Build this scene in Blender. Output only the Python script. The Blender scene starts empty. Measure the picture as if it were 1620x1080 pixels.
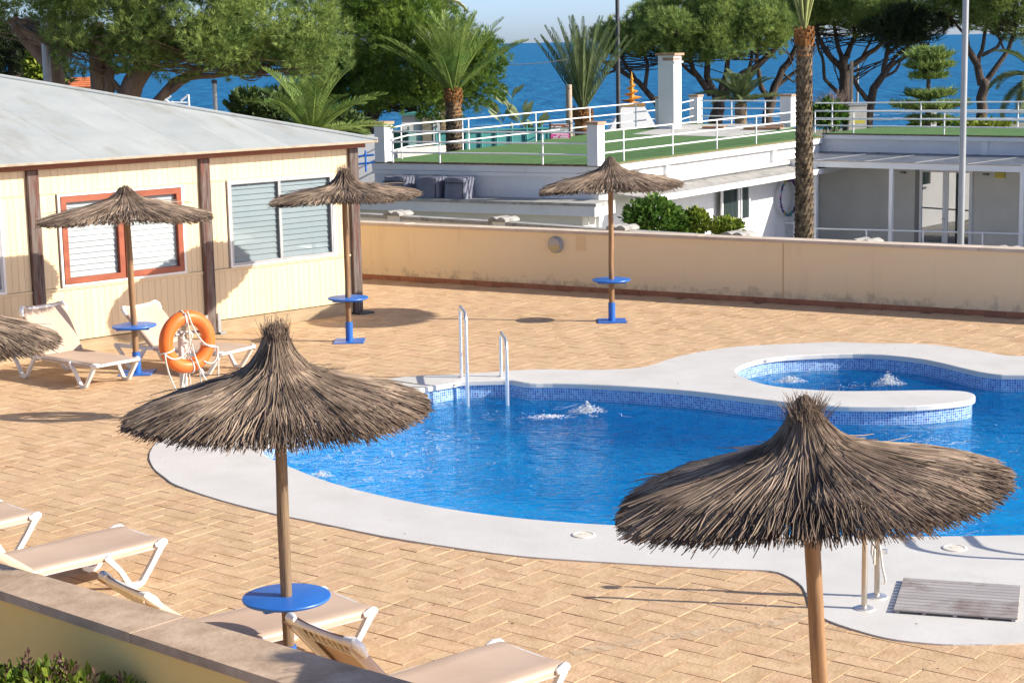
import bpy, math, random
import numpy as np
from mathutils import Vector, Matrix
from mathutils.geometry import delaunay_2d_cdt

random.seed(7)
PI = math.pi
S = bpy.context.scene
COL = S.collection

# ------------------------------------------------------------------ camera, sky, sun, exposure
F_PX, CX, CY = 2850.0, 810.0, 540.0
ROLL, PITCH, CH = math.atan(0.0199), math.radians(9.40), 4.3
cr, sr, cp, sp = math.cos(ROLL), math.sin(ROLL), math.cos(PITCH), math.sin(PITCH)
cam_d = bpy.data.cameras.new('camera')
cam = bpy.data.objects.new('camera', cam_d)
COL.objects.link(cam)
S.camera = cam
cam_d.sensor_width = 36.0
cam_d.lens = 36.0 * F_PX / 1620.0
cam_d.clip_start, cam_d.clip_end = 0.1, 60000.0
_r = Vector((1, 0, 0)); _u = Vector((0, sp, cp)); _f = Vector((0, cp, -sp))
_cx = _r * cr - _u * sr
_cy = _r * sr + _u * cr
_m = Matrix((_cx, _cy, -_f)).transposed().to_4x4()
_m.translation = (0, 0, CH)
cam.matrix_world = _m

SUN_EL = math.radians(28.0)
SUN_AZ = Vector((0.975, -0.223, 0)).normalized()
w = bpy.data.worlds.new('World'); S.world = w; w.use_nodes = True
nt = w.node_tree
sky = nt.nodes.new('ShaderNodeTexSky'); sky.sky_type = 'NISHITA'; sky.sun_disc = False
sky.sun_elevation = SUN_EL
sky.sun_rotation = math.atan2(SUN_AZ.x, SUN_AZ.y)
sky.altitude = 0; sky.air_density = 0.42; sky.dust_density = 0.9; sky.ozone_density = 5.0
wb = nt.nodes.new('ShaderNodeMix'); wb.data_type = 'RGBA'; wb.blend_type = 'MULTIPLY'; wb.inputs[0].default_value = 1.0
wb.inputs[7].default_value = (1.14, 1.0, 0.88, 1.0)                 # daylight white balance of the whole sky
nt.links.new(sky.outputs[0], wb.inputs[6]); nt.links.new(wb.outputs[2], nt.nodes['Background'].inputs[0])
nt.nodes['Background'].inputs[1].default_value = 0.15
sd = bpy.data.lights.new('sun', 'SUN'); sd.energy = 4.2; sd.angle = math.radians(0.5); sd.color = (1.0, 0.92, 0.785)
sun = bpy.data.objects.new('sun', sd); COL.objects.link(sun)
_sv = Vector((SUN_AZ.x * math.cos(SUN_EL), SUN_AZ.y * math.cos(SUN_EL), math.sin(SUN_EL)))
sun.rotation_euler = _sv.to_track_quat('Z', 'Y').to_euler()
sun.location = (30, -5, 20)
S.view_settings.view_transform = 'Standard'
S.view_settings.look = 'None'
S.view_settings.exposure = 0.92
S.view_settings.gamma = 1.0
S.view_settings.use_curve_mapping = False
S.cycles.max_bounces = 6
S.cycles.transparent_max_bounces = 12
S.cycles.use_denoising = True

# ------------------------------------------------------------------ where a line of sight of the camera meets the place
def ray(px, py):
    u, v = px - CX, py - CY
    a, b = u * cr - v * sr, u * sr + v * cr
    return a, F_PX * cp - b * sp, -(b * cp + F_PX * sp)
def gp(px, py, z=0.0):
    r = ray(px, py); t = (z - CH) / r[2]
    return Vector((r[0] * t, r[1] * t, z))
def at(px, py, Y):
    r = ray(px, py); t = Y / r[1]
    return Vector((r[0] * t, Y, CH + r[2] * t))
def onplane(px, py, p0, d):
    """s along the upright plane through p0 with direction d, and height z"""
    n = Vector((-d[1], d[0])); r = ray(px, py)
    t = (p0[0] * n[0] + p0[1] * n[1]) / (r[0] * n[0] + r[1] * n[1])
    return (r[0] * t - p0[0]) * d[0] + (r[1] * t - p0[1]) * d[1], CH + r[2] * t

# ------------------------------------------------------------------ materials
MATS = {}
def nodes(m):
    m.use_nodes = True
    return m.node_tree, m.node_tree.nodes['Principled BSDF']
def rgba(c): return (c[0], c[1], c[2], 1.0)
def mat(name, c1, c2=None, scale=4.0, rough=0.6, bump=0.0, bscale=None, metal=0.0, rnd=0.0, isl=0.0, stretch=(1, 1, 1),
        dirt=None, spec=0.5, trans=0.0, detail=6.0, c3=None, hue=0.0, lo=0.35, hi=0.65):
    """noise-mixed colour + random value per object / per loose piece + patches of dirt + fine relief"""
    m = bpy.data.materials.new(name); MATS[name] = m
    t, b = nodes(m); N, L = t.nodes, t.links
    tc = N.new('ShaderNodeTexCoord'); mp = N.new('ShaderNodeMapping'); mp.inputs['Scale'].default_value = stretch
    vec = tc.outputs['Object']
    oi = N.new('ShaderNodeObjectInfo')
    if rnd:
        ad = N.new('ShaderNodeVectorMath'); ad.operation = 'ADD'
        mu = N.new('ShaderNodeMath'); mu.operation = 'MULTIPLY'; mu.inputs[1].default_value = 57.0
        L.new(oi.outputs['Random'], mu.inputs[0]); L.new(vec, ad.inputs[0]); L.new(mu.outputs[0], ad.inputs[1]); vec = ad.outputs[0]
    L.new(vec, mp.inputs[0]); vec = mp.outputs[0]
    col = None
    if c2 is not None:
        no = N.new('ShaderNodeTexNoise'); no.inputs['Scale'].default_value = scale; no.inputs['Detail'].default_value = detail
        no.inputs['Roughness'].default_value = 0.6
        L.new(vec, no.inputs['Vector'])
        rp = N.new('ShaderNodeValToRGB'); rp.color_ramp.elements[0].position = lo; rp.color_ramp.elements[1].position = hi
        rp.color_ramp.elements[0].color = rgba(c1); rp.color_ramp.elements[1].color = rgba(c2)
        if c3 is not None:
            e = rp.color_ramp.elements.new((lo + hi) / 2); e.color = rgba(c3)
        L.new(no.outputs[0], rp.inputs[0]); col = rp.outputs[0]
    else:
        rg = N.new('ShaderNodeRGB'); rg.outputs[0].default_value = rgba(c1); col = rg.outputs[0]
    if dirt:
        dc, ds, d0, d1, dst = dirt
        m2 = N.new('ShaderNodeMapping'); m2.inputs['Scale'].default_value = dst; L.new(tc.outputs['Object'], m2.inputs[0])
        n2 = N.new('ShaderNodeTexNoise'); n2.inputs['Scale'].default_value = ds; n2.inputs['Detail'].default_value = 8; n2.inputs['Roughness'].default_value = 0.7
        L.new(m2.outputs[0], n2.inputs['Vector'])
        r2 = N.new('ShaderNodeMapRange'); r2.inputs[1].default_value = d0; r2.inputs[2].default_value = d1
        L.new(n2.outputs[0], r2.inputs[0])
        mx = N.new('ShaderNodeMix'); mx.data_type = 'RGBA'; mx.inputs[7].default_value = rgba(dc)
        L.new(r2.outputs[0], mx.inputs[0]); L.new(col, mx.inputs[6]); col = mx.outputs[2]
    if rnd or isl:
        hs = N.new('ShaderNodeHueSaturation'); L.new(col, hs.inputs['Color'])
        mr = N.new('ShaderNodeMapRange'); amp = rnd if rnd else isl
        src = oi.outputs['Random']
        if isl:
            ge = N.new('ShaderNodeNewGeometry'); src = ge.outputs['Random Per Island']
            if rnd:
                sm = N.new('ShaderNodeMath'); sm.operation = 'ADD'; L.new(src, sm.inputs[0]); L.new(oi.outputs['Random'], sm.inputs[1])
                fr = N.new('ShaderNodeMath'); fr.operation = 'FRACT'; L.new(sm.outputs[0], fr.inputs[0]); src = fr.outputs[0]
        amp = max(rnd, isl)
        mr.inputs[3].default_value = 1 - amp; mr.inputs[4].default_value = 1 + amp
        L.new(src, mr.inputs[0]); L.new(mr.outputs[0], hs.inputs['Value'])
        if hue:
            m3 = N.new('ShaderNodeMath'); m3.operation = 'MULTIPLY'; m3.inputs[1].default_value = 7.31; L.new(src, m3.inputs[0])
            m4 = N.new('ShaderNodeMath'); m4.operation = 'FRACT'; L.new(m3.outputs[0], m4.inputs[0])
            m5 = N.new('ShaderNodeMapRange'); m5.inputs[3].default_value = 0.5 - hue; m5.inputs[4].default_value = 0.5 + hue
            L.new(m4.outputs[0], m5.inputs[0]); L.new(m5.outputs[0], hs.inputs['Hue'])
        col = hs.outputs[0]
    L.new(col, b.inputs['Base Color'])
    b.inputs['Roughness'].default_value = rough; b.inputs['Metallic'].default_value = metal
    b.inputs['Specular IOR Level'].default_value = spec
    if bump:
        n3 = N.new('ShaderNodeTexNoise'); n3.inputs['Scale'].default_value = bscale or scale * 6; n3.inputs['Detail'].default_value = 8
        L.new(vec, n3.inputs['Vector'])
        bp = N.new('ShaderNodeBump'); bp.inputs['Strength'].default_value = 1.0; bp.inputs['Distance'].default_value = bump
        L.new(n3.outputs[0], bp.inputs['Height']); L.new(bp.outputs[0], b.inputs['Normal'])
    if trans:
        out = N['Material Output']; tr = N.new('ShaderNodeBsdfTranslucent'); ms = N.new('ShaderNodeMixShader'); ms.inputs[0].default_value = trans
        L.new(col, tr.inputs[0]); L.new(b.outputs[0], ms.inputs[1]); L.new(tr.outputs[0], ms.inputs[2]); L.new(ms.outputs[0], out.inputs[0])
    return m

PAVE = mat('paver_stone', (0.52, 0.35, 0.207), (0.605, 0.425, 0.264), 7.0, 0.8, 0.005, 30, rnd=0.045, isl=0.045, hue=0.004, spec=0.2,
           dirt=((0.42, 0.265, 0.14), 2.3, 0.50, 0.72, (1, 1, 1)), detail=9)
MORTAR = mat('paving_joint', (0.42, 0.275, 0.16), (0.24, 0.15, 0.085), 1.2, 0.9)
COPE = mat('white_coping', (0.57, 0.555, 0.525), (0.63, 0.615, 0.585), 1.6, 0.55, 0.0015, 30, spec=0.3,
           dirt=((0.50, 0.475, 0.43), 1.3, 0.55, 0.85, (1, 1, 1)))
RENDER_Y = mat('yellow_render', (0.86, 0.69, 0.43), (0.88, 0.72, 0.47), 0.5, 0.85, 0.002, 40, spec=0.15,
               dirt=((0.75, 0.58, 0.36), 3.0, 0.56, 0.80, (1, 1, 0.12)))
CAPST = mat('cap_stone_buff', (0.54, 0.44, 0.345), (0.62, 0.53, 0.43), 3.5, 0.8, 0.003, 30, rnd=0.06, spec=0.2,
            dirt=((0.24, 0.19, 0.15), 2.6, 0.62, 0.85, (1, 1, 1)))
TERRA = mat('terracotta_tile', (0.33, 0.13, 0.065), (0.40, 0.17, 0.09), 6, 0.7, rnd=0.12)
CREAM = mat('cream_paint', (0.71, 0.56, 0.35), (0.75, 0.61, 0.39), 1.4, 0.6, 0.001, 20, rnd=0.025, spec=0.3, stretch=(1, 1, 0.25),
            dirt=((0.52, 0.40, 0.23), 5.0, 0.62, 0.80, (1.0, 1.0, 0.2)))
PLINTH = mat('plinth_wood', (0.30, 0.22, 0.13), (0.42, 0.32, 0.20), 5, 0.85, 0.003, 30, stretch=(0.3, 1, 2))
WOODRED = mat('weathered_red_post', (0.04, 0.028, 0.024), (0.15, 0.048, 0.03), 4, 0.8, 0.004, 30, stretch=(3, 3, 0.25), rnd=0.1,
              dirt=((0.15, 0.125, 0.11), 7.0, 0.42, 0.58, (4, 4, 0.3)))
FRAMERED = mat('red_window_frame', (0.25, 0.055, 0.022), (0.33, 0.085, 0.035), 7, 0.45, 0.001, 30, stretch=(0.4, 1, 1))
BEAMRED = mat('red_eave_beam', (0.22, 0.075, 0.04), (0.30, 0.11, 0.06), 5, 0.7, stretch=(0.3, 1, 1))
ROOFM = mat('roof_sheet_grey', (0.37, 0.395, 0.385), (0.43, 0.45, 0.435), 1.2, 0.5, 0.002, 8, rnd=0.06, spec=0.35,
            dirt=((0.31, 0.30, 0.255), 2.2, 0.52, 0.78, (1.0, 0.2, 1)))
WHITE = mat('white_paint', (0.74, 0.745, 0.74), (0.80, 0.80, 0.79), 1.1, 0.55, 0.001, 20, spec=0.3,
            dirt=((0.42, 0.40, 0.36), 1.7, 0.62, 0.86, (1, 1, 0.5)))
WHITEPL = mat('white_resin', (0.76, 0.75, 0.72), (0.80, 0.79, 0.77), 6, 0.38, spec=0.5, rnd=0.03)
WHITEMET = mat('white_railing', (0.74, 0.75, 0.76), (0.80, 0.80, 0.80), 3, 0.4, spec=0.5)
GREYWALL = mat('warm_wall_grey', (0.62, 0.60, 0.54), (0.67, 0.65, 0.59), 1.5, 0.7, spec=0.2)  # warm grey wall colour, for the ledge wall and below the canopy
CONC = mat('grey_concrete', (0.30, 0.29, 0.27), (0.42, 0.41, 0.385), 2.5, 0.85, 0.003, 25, dirt=((0.10, 0.095, 0.08), 3.0, 0.52, 0.72, (1, 1, 1)))
CONCPALE = mat('pale_concrete', (0.42, 0.41, 0.38), (0.54, 0.53, 0.49), 2.5, 0.85, 0.003, 25, dirt=((0.16, 0.15, 0.13), 4.0, 0.56, 0.78, (1, 1, 1)))
TURF = mat('green_roof_turf', (0.085, 0.17, 0.062), (0.115, 0.205, 0.08), 3.0, 0.9, 0.004, 60, spec=0.1, dirt=((0.20, 0.26, 0.09), 2.0, 0.58, 0.8, (1, 1, 1)))
TEXT_SLING = mat('beige_sling', (0.49, 0.36, 0.275), (0.545, 0.415, 0.325), 2, 0.75, 0.0008, 220, spec=0.2, rnd=0.03)
THATCH = mat('heather_thatch', (0.11, 0.079, 0.060), (0.385, 0.288, 0.212), 3.0, 0.85, isl=0.45, spec=0.15, detail=3, c3=(0.23, 0.172, 0.128), hue=0.010)
THATCHB = mat('thatch_tips', (0.16, 0.105, 0.065), (0.30, 0.20, 0.13), 3.0, 0.9, isl=0.4, spec=0.1)
POLE = mat('umbrella_pole_wood', (0.20, 0.105, 0.045), (0.33, 0.19, 0.09), 6, 0.7, 0.002, 40, stretch=(4, 4, 0.3), rnd=0.12,
           dirt=((0.12, 0.085, 0.06), 7, 0.55, 0.72, (4, 4, 0.2)))
POLEG = mat('umbrella_pole_weathered', (0.12, 0.075, 0.042), (0.29, 0.195, 0.11), 6, 0.75, 0.004, 40, stretch=(6, 6, 0.25), rnd=0.1,
            dirt=((0.085, 0.062, 0.045), 9, 0.52, 0.66, (6, 6, 0.15)))
BLUE = mat('blue_paint', (0.018, 0.12, 0.46), (0.025, 0.145, 0.52), 5, 0.38, spec=0.45, dirt=((0.10, 0.18, 0.40), 6, 0.62, 0.85, (1, 1, 1)))
STEEL = mat('polished_steel', (0.82, 0.81, 0.79), (0.86, 0.85, 0.83), 4, 0.34, metal=0.85)
STEELT = mat('shower_steel', (0.50, 0.44, 0.36), (0.58, 0.52, 0.44), 4, 0.32, metal=0.9)
ORANGE = mat('orange_buoy', (0.70, 0.135, 0.018), (0.76, 0.165, 0.028), 3, 0.42, spec=0.4, dirt=((0.60, 0.20, 0.08), 9, 0.62, 0.8, (1, 1, 1)))
ROPE = mat('white_rope', (0.62, 0.58, 0.50), (0.72, 0.68, 0.60), 30, 0.8, 0.001, 120)
GREYPOST = mat('grey_post', (0.33, 0.34, 0.35), (0.40, 0.41, 0.42), 3, 0.45, metal=0.3)
LAMPPOST = mat('galvanised_post', (0.30, 0.32, 0.345), (0.37, 0.39, 0.415), 2, 0.42, metal=0.4, stretch=(1, 1, 0.3))
DARKMET = mat('dark_metal', (0.035, 0.037, 0.04), (0.06, 0.06, 0.065), 5, 0.5)
DUCK = mat('grey_duckboard', (0.31, 0.285, 0.275), (0.38, 0.355, 0.345), 4, 0.7, 0.001, 40, stretch=(0.4, 3, 1), rnd=0.07,
           dirt=((0.17, 0.12, 0.10), 1.7, 0.50, 0.68, (1, 1, 1)))
BLIND = mat('white_shutter_slat', (0.58, 0.595, 0.60), (0.62, 0.63, 0.63), 3, 0.45, rnd=0.02)
GLASSDK = None
BARK = mat('pine_bark', (0.032, 0.024, 0.020), (0.095, 0.068, 0.054), 5, 0.9, 0.03, 14, stretch=(1, 1, 0.35))
BARKG = mat('pale_pine_bark', (0.14, 0.095, 0.065), (0.26, 0.18, 0.125), 4, 0.9, 0.03, 10, stretch=(1, 1, 0.35))  # paler bark colour, for the big pine behind the pavilion
PALMB = mat('palm_bark', (0.055, 0.042, 0.03), (0.20, 0.15, 0.10), 7, 0.9, 0.01, 20, isl=0.45, spec=0.1)
PALMO = mat('palm_fibre_orange', (0.16, 0.072, 0.028), (0.31, 0.15, 0.06), 9, 0.9, 0.01, 20, isl=0.3, spec=0.1, stretch=(1, 1, 0.4))
def leafmat(name, a, b, sc, isl=0.34, trans=0.30, hue=0.02):
    return mat(name, a, b, sc, 0.55, isl=isl, trans=trans, hue=hue, spec=0.25, detail=3)
PINEA = leafmat('pine_needles_bright', (0.088, 0.162, 0.040), (0.33, 0.42, 0.115), 1.3)
PINEB = leafmat('pine_needles_green', (0.055, 0.122, 0.016), (0.185, 0.275, 0.04), 0.9)
PINEC = leafmat('pine_needles_dark', (0.082, 0.15, 0.040), (0.29, 0.375, 0.105), 0.9)
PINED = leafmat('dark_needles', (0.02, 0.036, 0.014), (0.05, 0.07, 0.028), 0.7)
PALML = leafmat('palm_leaflet', (0.12, 0.21, 0.045), (0.28, 0.36, 0.10), 1.5, 0.35)
PALMG = leafmat('palm_leaflet_grey', (0.085, 0.13, 0.05), (0.17, 0.21, 0.09), 1.5, 0.35)
PALMS = mat('palm_frond_stalk', (0.26, 0.27, 0.09), (0.34, 0.33, 0.13), 4, 0.6)
SHRUB = leafmat('shrub_leaf', (0.055, 0.13, 0.018), (0.13, 0.22, 0.035), 2.5, 0.4)
SHRUBY = leafmat('yellow_green_leaf', (0.10, 0.16, 0.018), (0.25, 0.30, 0.04), 3, 0.4)
SHRUBR = leafmat('bronze_leaf', (0.085, 0.04, 0.04), (0.16, 0.075, 0.06), 3, 0.4)
PADDLE = leafmat('paddle_leaf', (0.14, 0.20, 0.08), (0.26, 0.31, 0.15), 2, 0.2)
TWIG = mat('bare_twig', (0.19, 0.13, 0.11), (0.27, 0.20, 0.17), 5, 0.9)
BOUNCE_GROUND = mat('bounce_ground_pale', (0.60, 0.45, 0.27), (0.66, 0.52, 0.34), 3, 0.95, 0.01, 20)  # pale warm ground colour, chosen to bounce light onto the near wall
GROUND = mat('ground', (0.22, 0.19, 0.14), (0.15, 0.17, 0.075), 0.15, 0.95, 0.01, 5)
FOAM = mat('white_foam', (0.80, 0.82, 0.84), (0.86, 0.87, 0.88), 8, 0.5, trans=0.25)
YELLOW = mat('yellow_paint', (0.62, 0.27, 0.015), (0.68, 0.32, 0.03), 4, 0.45)
TEAL = mat('teal_mesh', (0.05, 0.25, 0.25), (0.08, 0.33, 0.31), 3, 0.8)
TEALPALE = mat('pale_teal_board', (0.36, 0.66, 0.58), (0.42, 0.70, 0.63), 2, 0.7)
PINK = mat('pink_print', (0.72, 0.07, 0.32), (0.78, 0.12, 0.38), 4, 0.5)
SIGNBROWN = mat('sign_brown_band', (0.22, 0.075, 0.05), (0.28, 0.10, 0.07), 4, 0.5)
COVER = mat('grey_tarp', (0.115, 0.125, 0.17), (0.17, 0.18, 0.235), 3, 0.55, 0.01, 8)
STRAP = mat('black_strap', (0.02, 0.02, 0.025), None)
ORANGETILE = mat('orange_roof_tile', (0.42, 0.11, 0.035), (0.52, 0.17, 0.06), 4, 0.8, rnd=0.12, isl=0.12)
LAMPGLASS = mat('lamp_diffuser', (0.42, 0.35, 0.17), (0.50, 0.42, 0.22), 4, 0.3)
BROWNT = mat('brown_fascia', (0.30, 0.23, 0.16), (0.42, 0.34, 0.25), 5, 0.8)
GREYSHEET = mat('dark_canopy_sheet', (0.10, 0.115, 0.14), (0.16, 0.18, 0.21), 1.5, 0.45, stretch=(1, 0.3, 1), dirt=((0.24, 0.24, 0.24), 3, 0.55, 0.75, (2, 0.4, 1)))
POLEWOOD = mat('bleached_pole', (0.34, 0.26, 0.19), (0.46, 0.37, 0.28), 5, 0.85, stretch=(3, 3, 0.3))
PRINTBLUE = mat('blue_print', (0.03, 0.06, 0.2), None)
PRINTGREEN = mat('green_print', (0.02, 0.30, 0.14), None)
PRINTYEL = mat('yellow_print', (0.62, 0.55, 0.05), None)

def fres(N, L, ior):
    """the same reflectance from both sides of a thin sheet"""
    fr = N.new('ShaderNodeFresnel'); ge = N.new('ShaderNodeNewGeometry'); mr = N.new('ShaderNodeMapRange')
    mr.inputs[3].default_value = ior; mr.inputs[4].default_value = 1 / ior
    L.new(ge.outputs['Backfacing'], mr.inputs[0]); L.new(mr.outputs[0], fr.inputs['IOR']); return fr
def glass(name, col, rough=0.02, tr=0.0, tint=(0.75, 0.79, 0.80)):
    m = bpy.data.materials.new(name); t, b = nodes(m)
    b.inputs['Base Color'].default_value = rgba(col); b.inputs['Roughness'].default_value = rough
    b.inputs['Specular IOR Level'].default_value = 0.6
    if tr:
        N, L = t.nodes, t.links
        tb = N.new('ShaderNodeBsdfTransparent'); tb.inputs[0].default_value = rgba(tint)
        gl = N.new('ShaderNodeBsdfGlossy'); gl.inputs['Roughness'].default_value = 0.02
        fr = fres(N, L, 1.5)
        ms = N.new('ShaderNodeMixShader'); L.new(fr.outputs[0], ms.inputs[0]); L.new(tb.outputs[0], ms.inputs[1]); L.new(gl.outputs[0], ms.inputs[2])
        L.new(ms.outputs[0], N['Material Output'].inputs[0])
    return m
GLASSDK = glass('dark_glass', (0.03, 0.045, 0.045))
GLASSCL = glass('clear_pane', (1, 1, 1), tr=1)
GLASSTI = glass('grey_green_pane', (1, 1, 1), tr=1, tint=(0.56, 0.62, 0.645))

def mosaic():
    """small square pool tiles, laid out in the wall's own (arc length, height) coordinates"""
    m = bpy.data.materials.new('pool_mosaic'); t, b = nodes(m); N, L = t.nodes, t.links
    uv = N.new('ShaderNodeUVMap'); uv.uv_map = 'UVMap'
    sc = N.new('ShaderNodeVectorMath'); sc.operation = 'SCALE'; sc.inputs['Scale'].default_value = 1 / 0.031; L.new(uv.outputs[0], sc.inputs[0])
    fl = N.new('ShaderNodeVectorMath'); fl.operation = 'FLOOR'; L.new(sc.outputs[0], fl.inputs[0])
    fr = N.new('ShaderNodeVectorMath'); fr.operation = 'FRACTION'; L.new(sc.outputs[0], fr.inputs[0])
    wn = N.new('ShaderNodeTexWhiteNoise'); wn.noise_dimensions = '2D'; L.new(fl.outputs[0], wn.inputs['Vector'])
    rp = N.new('ShaderNodeValToRGB'); rp.color_ramp.interpolation = 'CONSTANT'
    cs = [(0.0, (0.085, 0.24, 0.52)), (0.3, (0.14, 0.32, 0.60)), (0.55, (0.06, 0.19, 0.47)), (0.75, (0.21, 0.41, 0.66)), (0.9, (0.045, 0.11, 0.40))]
    e = rp.color_ramp.elements; e[0].position, e[0].color = 0.0, rgba(cs[0][1]); e[1].position, e[1].color = cs[1][0], rgba(cs[1][1])
    for p, c in cs[2:]:
        q = e.new(p); q.color = rgba(c)
    L.new(wn.outputs[0], rp.inputs[0])
    sx = N.new('ShaderNodeSeparateXYZ'); L.new(fr.outputs[0], sx.inputs[0])
    def edge(o):
        a = N.new('ShaderNodeMath'); a.operation = 'LESS_THAN'; a.inputs[1].default_value = 0.16; L.new(o, a.inputs[0]); return a.outputs[0]
    mxn = N.new('ShaderNodeMath'); mxn.operation = 'MAXIMUM'; L.new(edge(sx.outputs[0]), mxn.inputs[0]); L.new(edge(sx.outputs[1]), mxn.inputs[1])
    mx = N.new('ShaderNodeMix'); mx.data_type = 'RGBA'; mx.inputs[7].default_value = (0.62, 0.68, 0.74, 1)
    L.new(mxn.outputs[0], mx.inputs[0]); L.new(rp.outputs[0], mx.inputs[6]); L.new(mx.outputs[2], b.inputs['Base Color'])
    b.inputs['Roughness'].default_value = 0.25
    return m
MOSAIC = mosaic()
FOAM.node_tree.nodes['Principled BSDF'].inputs['Alpha'].default_value = 0.55
POOLFLOOR = mat('pool_floor_painted_ripples', (0.03, 0.42, 0.80), (0.24, 0.80, 0.95), 2.2, 0.4, lo=0.3, hi=0.7)  # pale and deep blue mottling painted in for ripple light on the floor

def water():
    m = bpy.data.materials.new('pool_water'); t, b = nodes(m); N, L = t.nodes, t.links
    tc = N.new('ShaderNodeTexCoord')
    def noise(scale, st, det, dist=0.0):
        mp = N.new('ShaderNodeMapping'); mp.inputs['Scale'].default_value = st; L.new(tc.outputs['Object'], mp.inputs[0])
        n = N.new('ShaderNodeTexNoise'); n.inputs['Scale'].default_value = scale; n.inputs['Detail'].default_value = det; n.inputs['Distortion'].default_value = dist
        L.new(mp.outputs[0], n.inputs['Vector']); return n.outputs[0]
    n1 = noise(2.6, (1, 1.3, 1), 4, 0.8); n2 = noise(9.0, (1, 1.5, 1), 3, 0.6)
    ad = N.new('ShaderNodeMath'); ad.operation = 'MULTIPLY_ADD'; ad.inputs[1].default_value = 0.35; L.new(n2, ad.inputs[0]); L.new(n1, ad.inputs[2])
    bp = N.new('ShaderNodeBump'); bp.inputs['Strength'].default_value = 1.0; bp.inputs['Distance'].default_value = 0.15; L.new(ad.outputs[0], bp.inputs['Height'])
    gl = N.new('ShaderNodeBsdfGlossy'); gl.inputs['Roughness'].default_value = 0.03; L.new(bp.outputs[0], gl.inputs['Normal'])
    tr = N.new('ShaderNodeBsdfTransparent'); tr.inputs[0].default_value = (0.09, 0.80, 1.0, 1)
    df = N.new('ShaderNodeBsdfDiffuse'); df.inputs[0].default_value = (0.0, 0.23, 0.58, 1); L.new(bp.outputs[0], df.inputs['Normal'])
    rf = N.new('ShaderNodeBsdfRefraction'); rf.inputs['IOR'].default_value = 1.2; rf.inputs[0].default_value = (0.09, 0.80, 1.0, 1); L.new(bp.outputs[0], rf.inputs['Normal'])
    m0 = N.new('ShaderNodeMixShader'); m0.inputs[0].default_value = 0.6; L.new(tr.outputs[0], m0.inputs[1]); L.new(rf.outputs[0], m0.inputs[2])
    m1 = N.new('ShaderNodeMixShader'); m1.inputs[0].default_value = 0.22; L.new(m0.outputs[0], m1.inputs[1]); L.new(df.outputs[0], m1.inputs[2])
    fr = fres(N, L, 1.15); L.new(bp.outputs[0], fr.inputs['Normal'])
    ms = N.new('ShaderNodeMixShader'); L.new(fr.outputs[0], ms.inputs[0]); L.new(m1.outputs[0], ms.inputs[1]); L.new(gl.outputs[0], ms.inputs[2])
    L.new(ms.outputs[0], N['Material Output'].inputs[0])
    return m
WATER = water()

def sea_mat():
    m = bpy.data.materials.new('sea_water'); t, b = nodes(m); N, L = t.nodes, t.links
    tc = N.new('ShaderNodeTexCoord')
    mp = N.new('ShaderNodeMapping'); mp.inputs['Scale'].default_value = (0.32, 0.05, 1); L.new(tc.outputs['Object'], mp.inputs[0])
    n = N.new('ShaderNodeTexNoise'); n.inputs['Scale'].default_value = 1.0; n.inputs['Detail'].default_value = 9; n.inputs['Roughness'].default_value = 0.75; L.new(mp.outputs[0], n.inputs['Vector'])
    rp = N.new('ShaderNodeValToRGB'); e = rp.color_ramp.elements
    e[0].position, e[0].color = 0.36, (0.002, 0.075, 0.20, 1); e[1].position, e[1].color = 0.64, (0.022, 0.19, 0.38, 1)
    L.new(n.outputs[0], rp.inputs[0]); L.new(rp.outputs[0], b.inputs['Base Color'])
    bp = N.new('ShaderNodeBump'); bp.inputs['Distance'].default_value = 0.8; L.new(n.outputs[0], bp.inputs['Height']); L.new(bp.outputs[0], b.inputs['Normal'])
    b.inputs['Roughness'].default_value = 0.5; b.inputs['Specular IOR Level'].default_value = 0.05
    return m
SEA = sea_mat()

def stained(base, name, stain, zlo, zhi, sc=6.0, str_=0.85):
    """a copy of a wall paint with mould that grows up from the foot of the wall in ragged patches"""
    m = base.copy(); m.name = name; t = m.node_tree; N, L = t.nodes, t.links; b = N['Principled BSDF']
    src = b.inputs['Base Color'].links[0].from_socket
    tc = N.new('ShaderNodeTexCoord'); sx = N.new('ShaderNodeSeparateXYZ'); L.new(tc.outputs['Object'], sx.inputs[0])
    mr = N.new('ShaderNodeMapRange'); mr.inputs[1].default_value = zlo; mr.inputs[2].default_value = zhi; mr.inputs[3].default_value = 0.58; mr.inputs[4].default_value = 0.30
    L.new(sx.outputs[2], mr.inputs[0])
    no = N.new('ShaderNodeTexNoise'); no.inputs['Scale'].default_value = sc; no.inputs['Detail'].default_value = 9; no.inputs['Roughness'].default_value = 0.72
    L.new(tc.outputs['Object'], no.inputs['Vector'])
    lt = N.new('ShaderNodeMath'); lt.operation = 'SUBTRACT'; L.new(mr.outputs[0], lt.inputs[0]); L.new(no.outputs[0], lt.inputs[1])
    m2 = N.new('ShaderNodeMapRange'); m2.inputs[1].default_value = 0.0; m2.inputs[2].default_value = 0.15; m2.inputs[4].default_value = str_; L.new(lt.outputs[0], m2.inputs[0])
    mx = N.new('ShaderNodeMix'); mx.data_type = 'RGBA'; mx.inputs[7].default_value = rgba(stain); L.new(m2.outputs[0], mx.inputs[0]); L.new(src, mx.inputs[6])
    L.new(mx.outputs[2], b.inputs['Base Color'])
    return m
WALLY = stained(RENDER_Y, 'yellow_render_mouldy', (0.33, 0.26, 0.19), 0.08, 0.46, 4.0, 0.5)
LOWERBOARD = stained(CREAM, 'cream_board_stained', (0.48, 0.33, 0.16), 0.16, 0.42, 7.0, 0.5)

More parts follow.
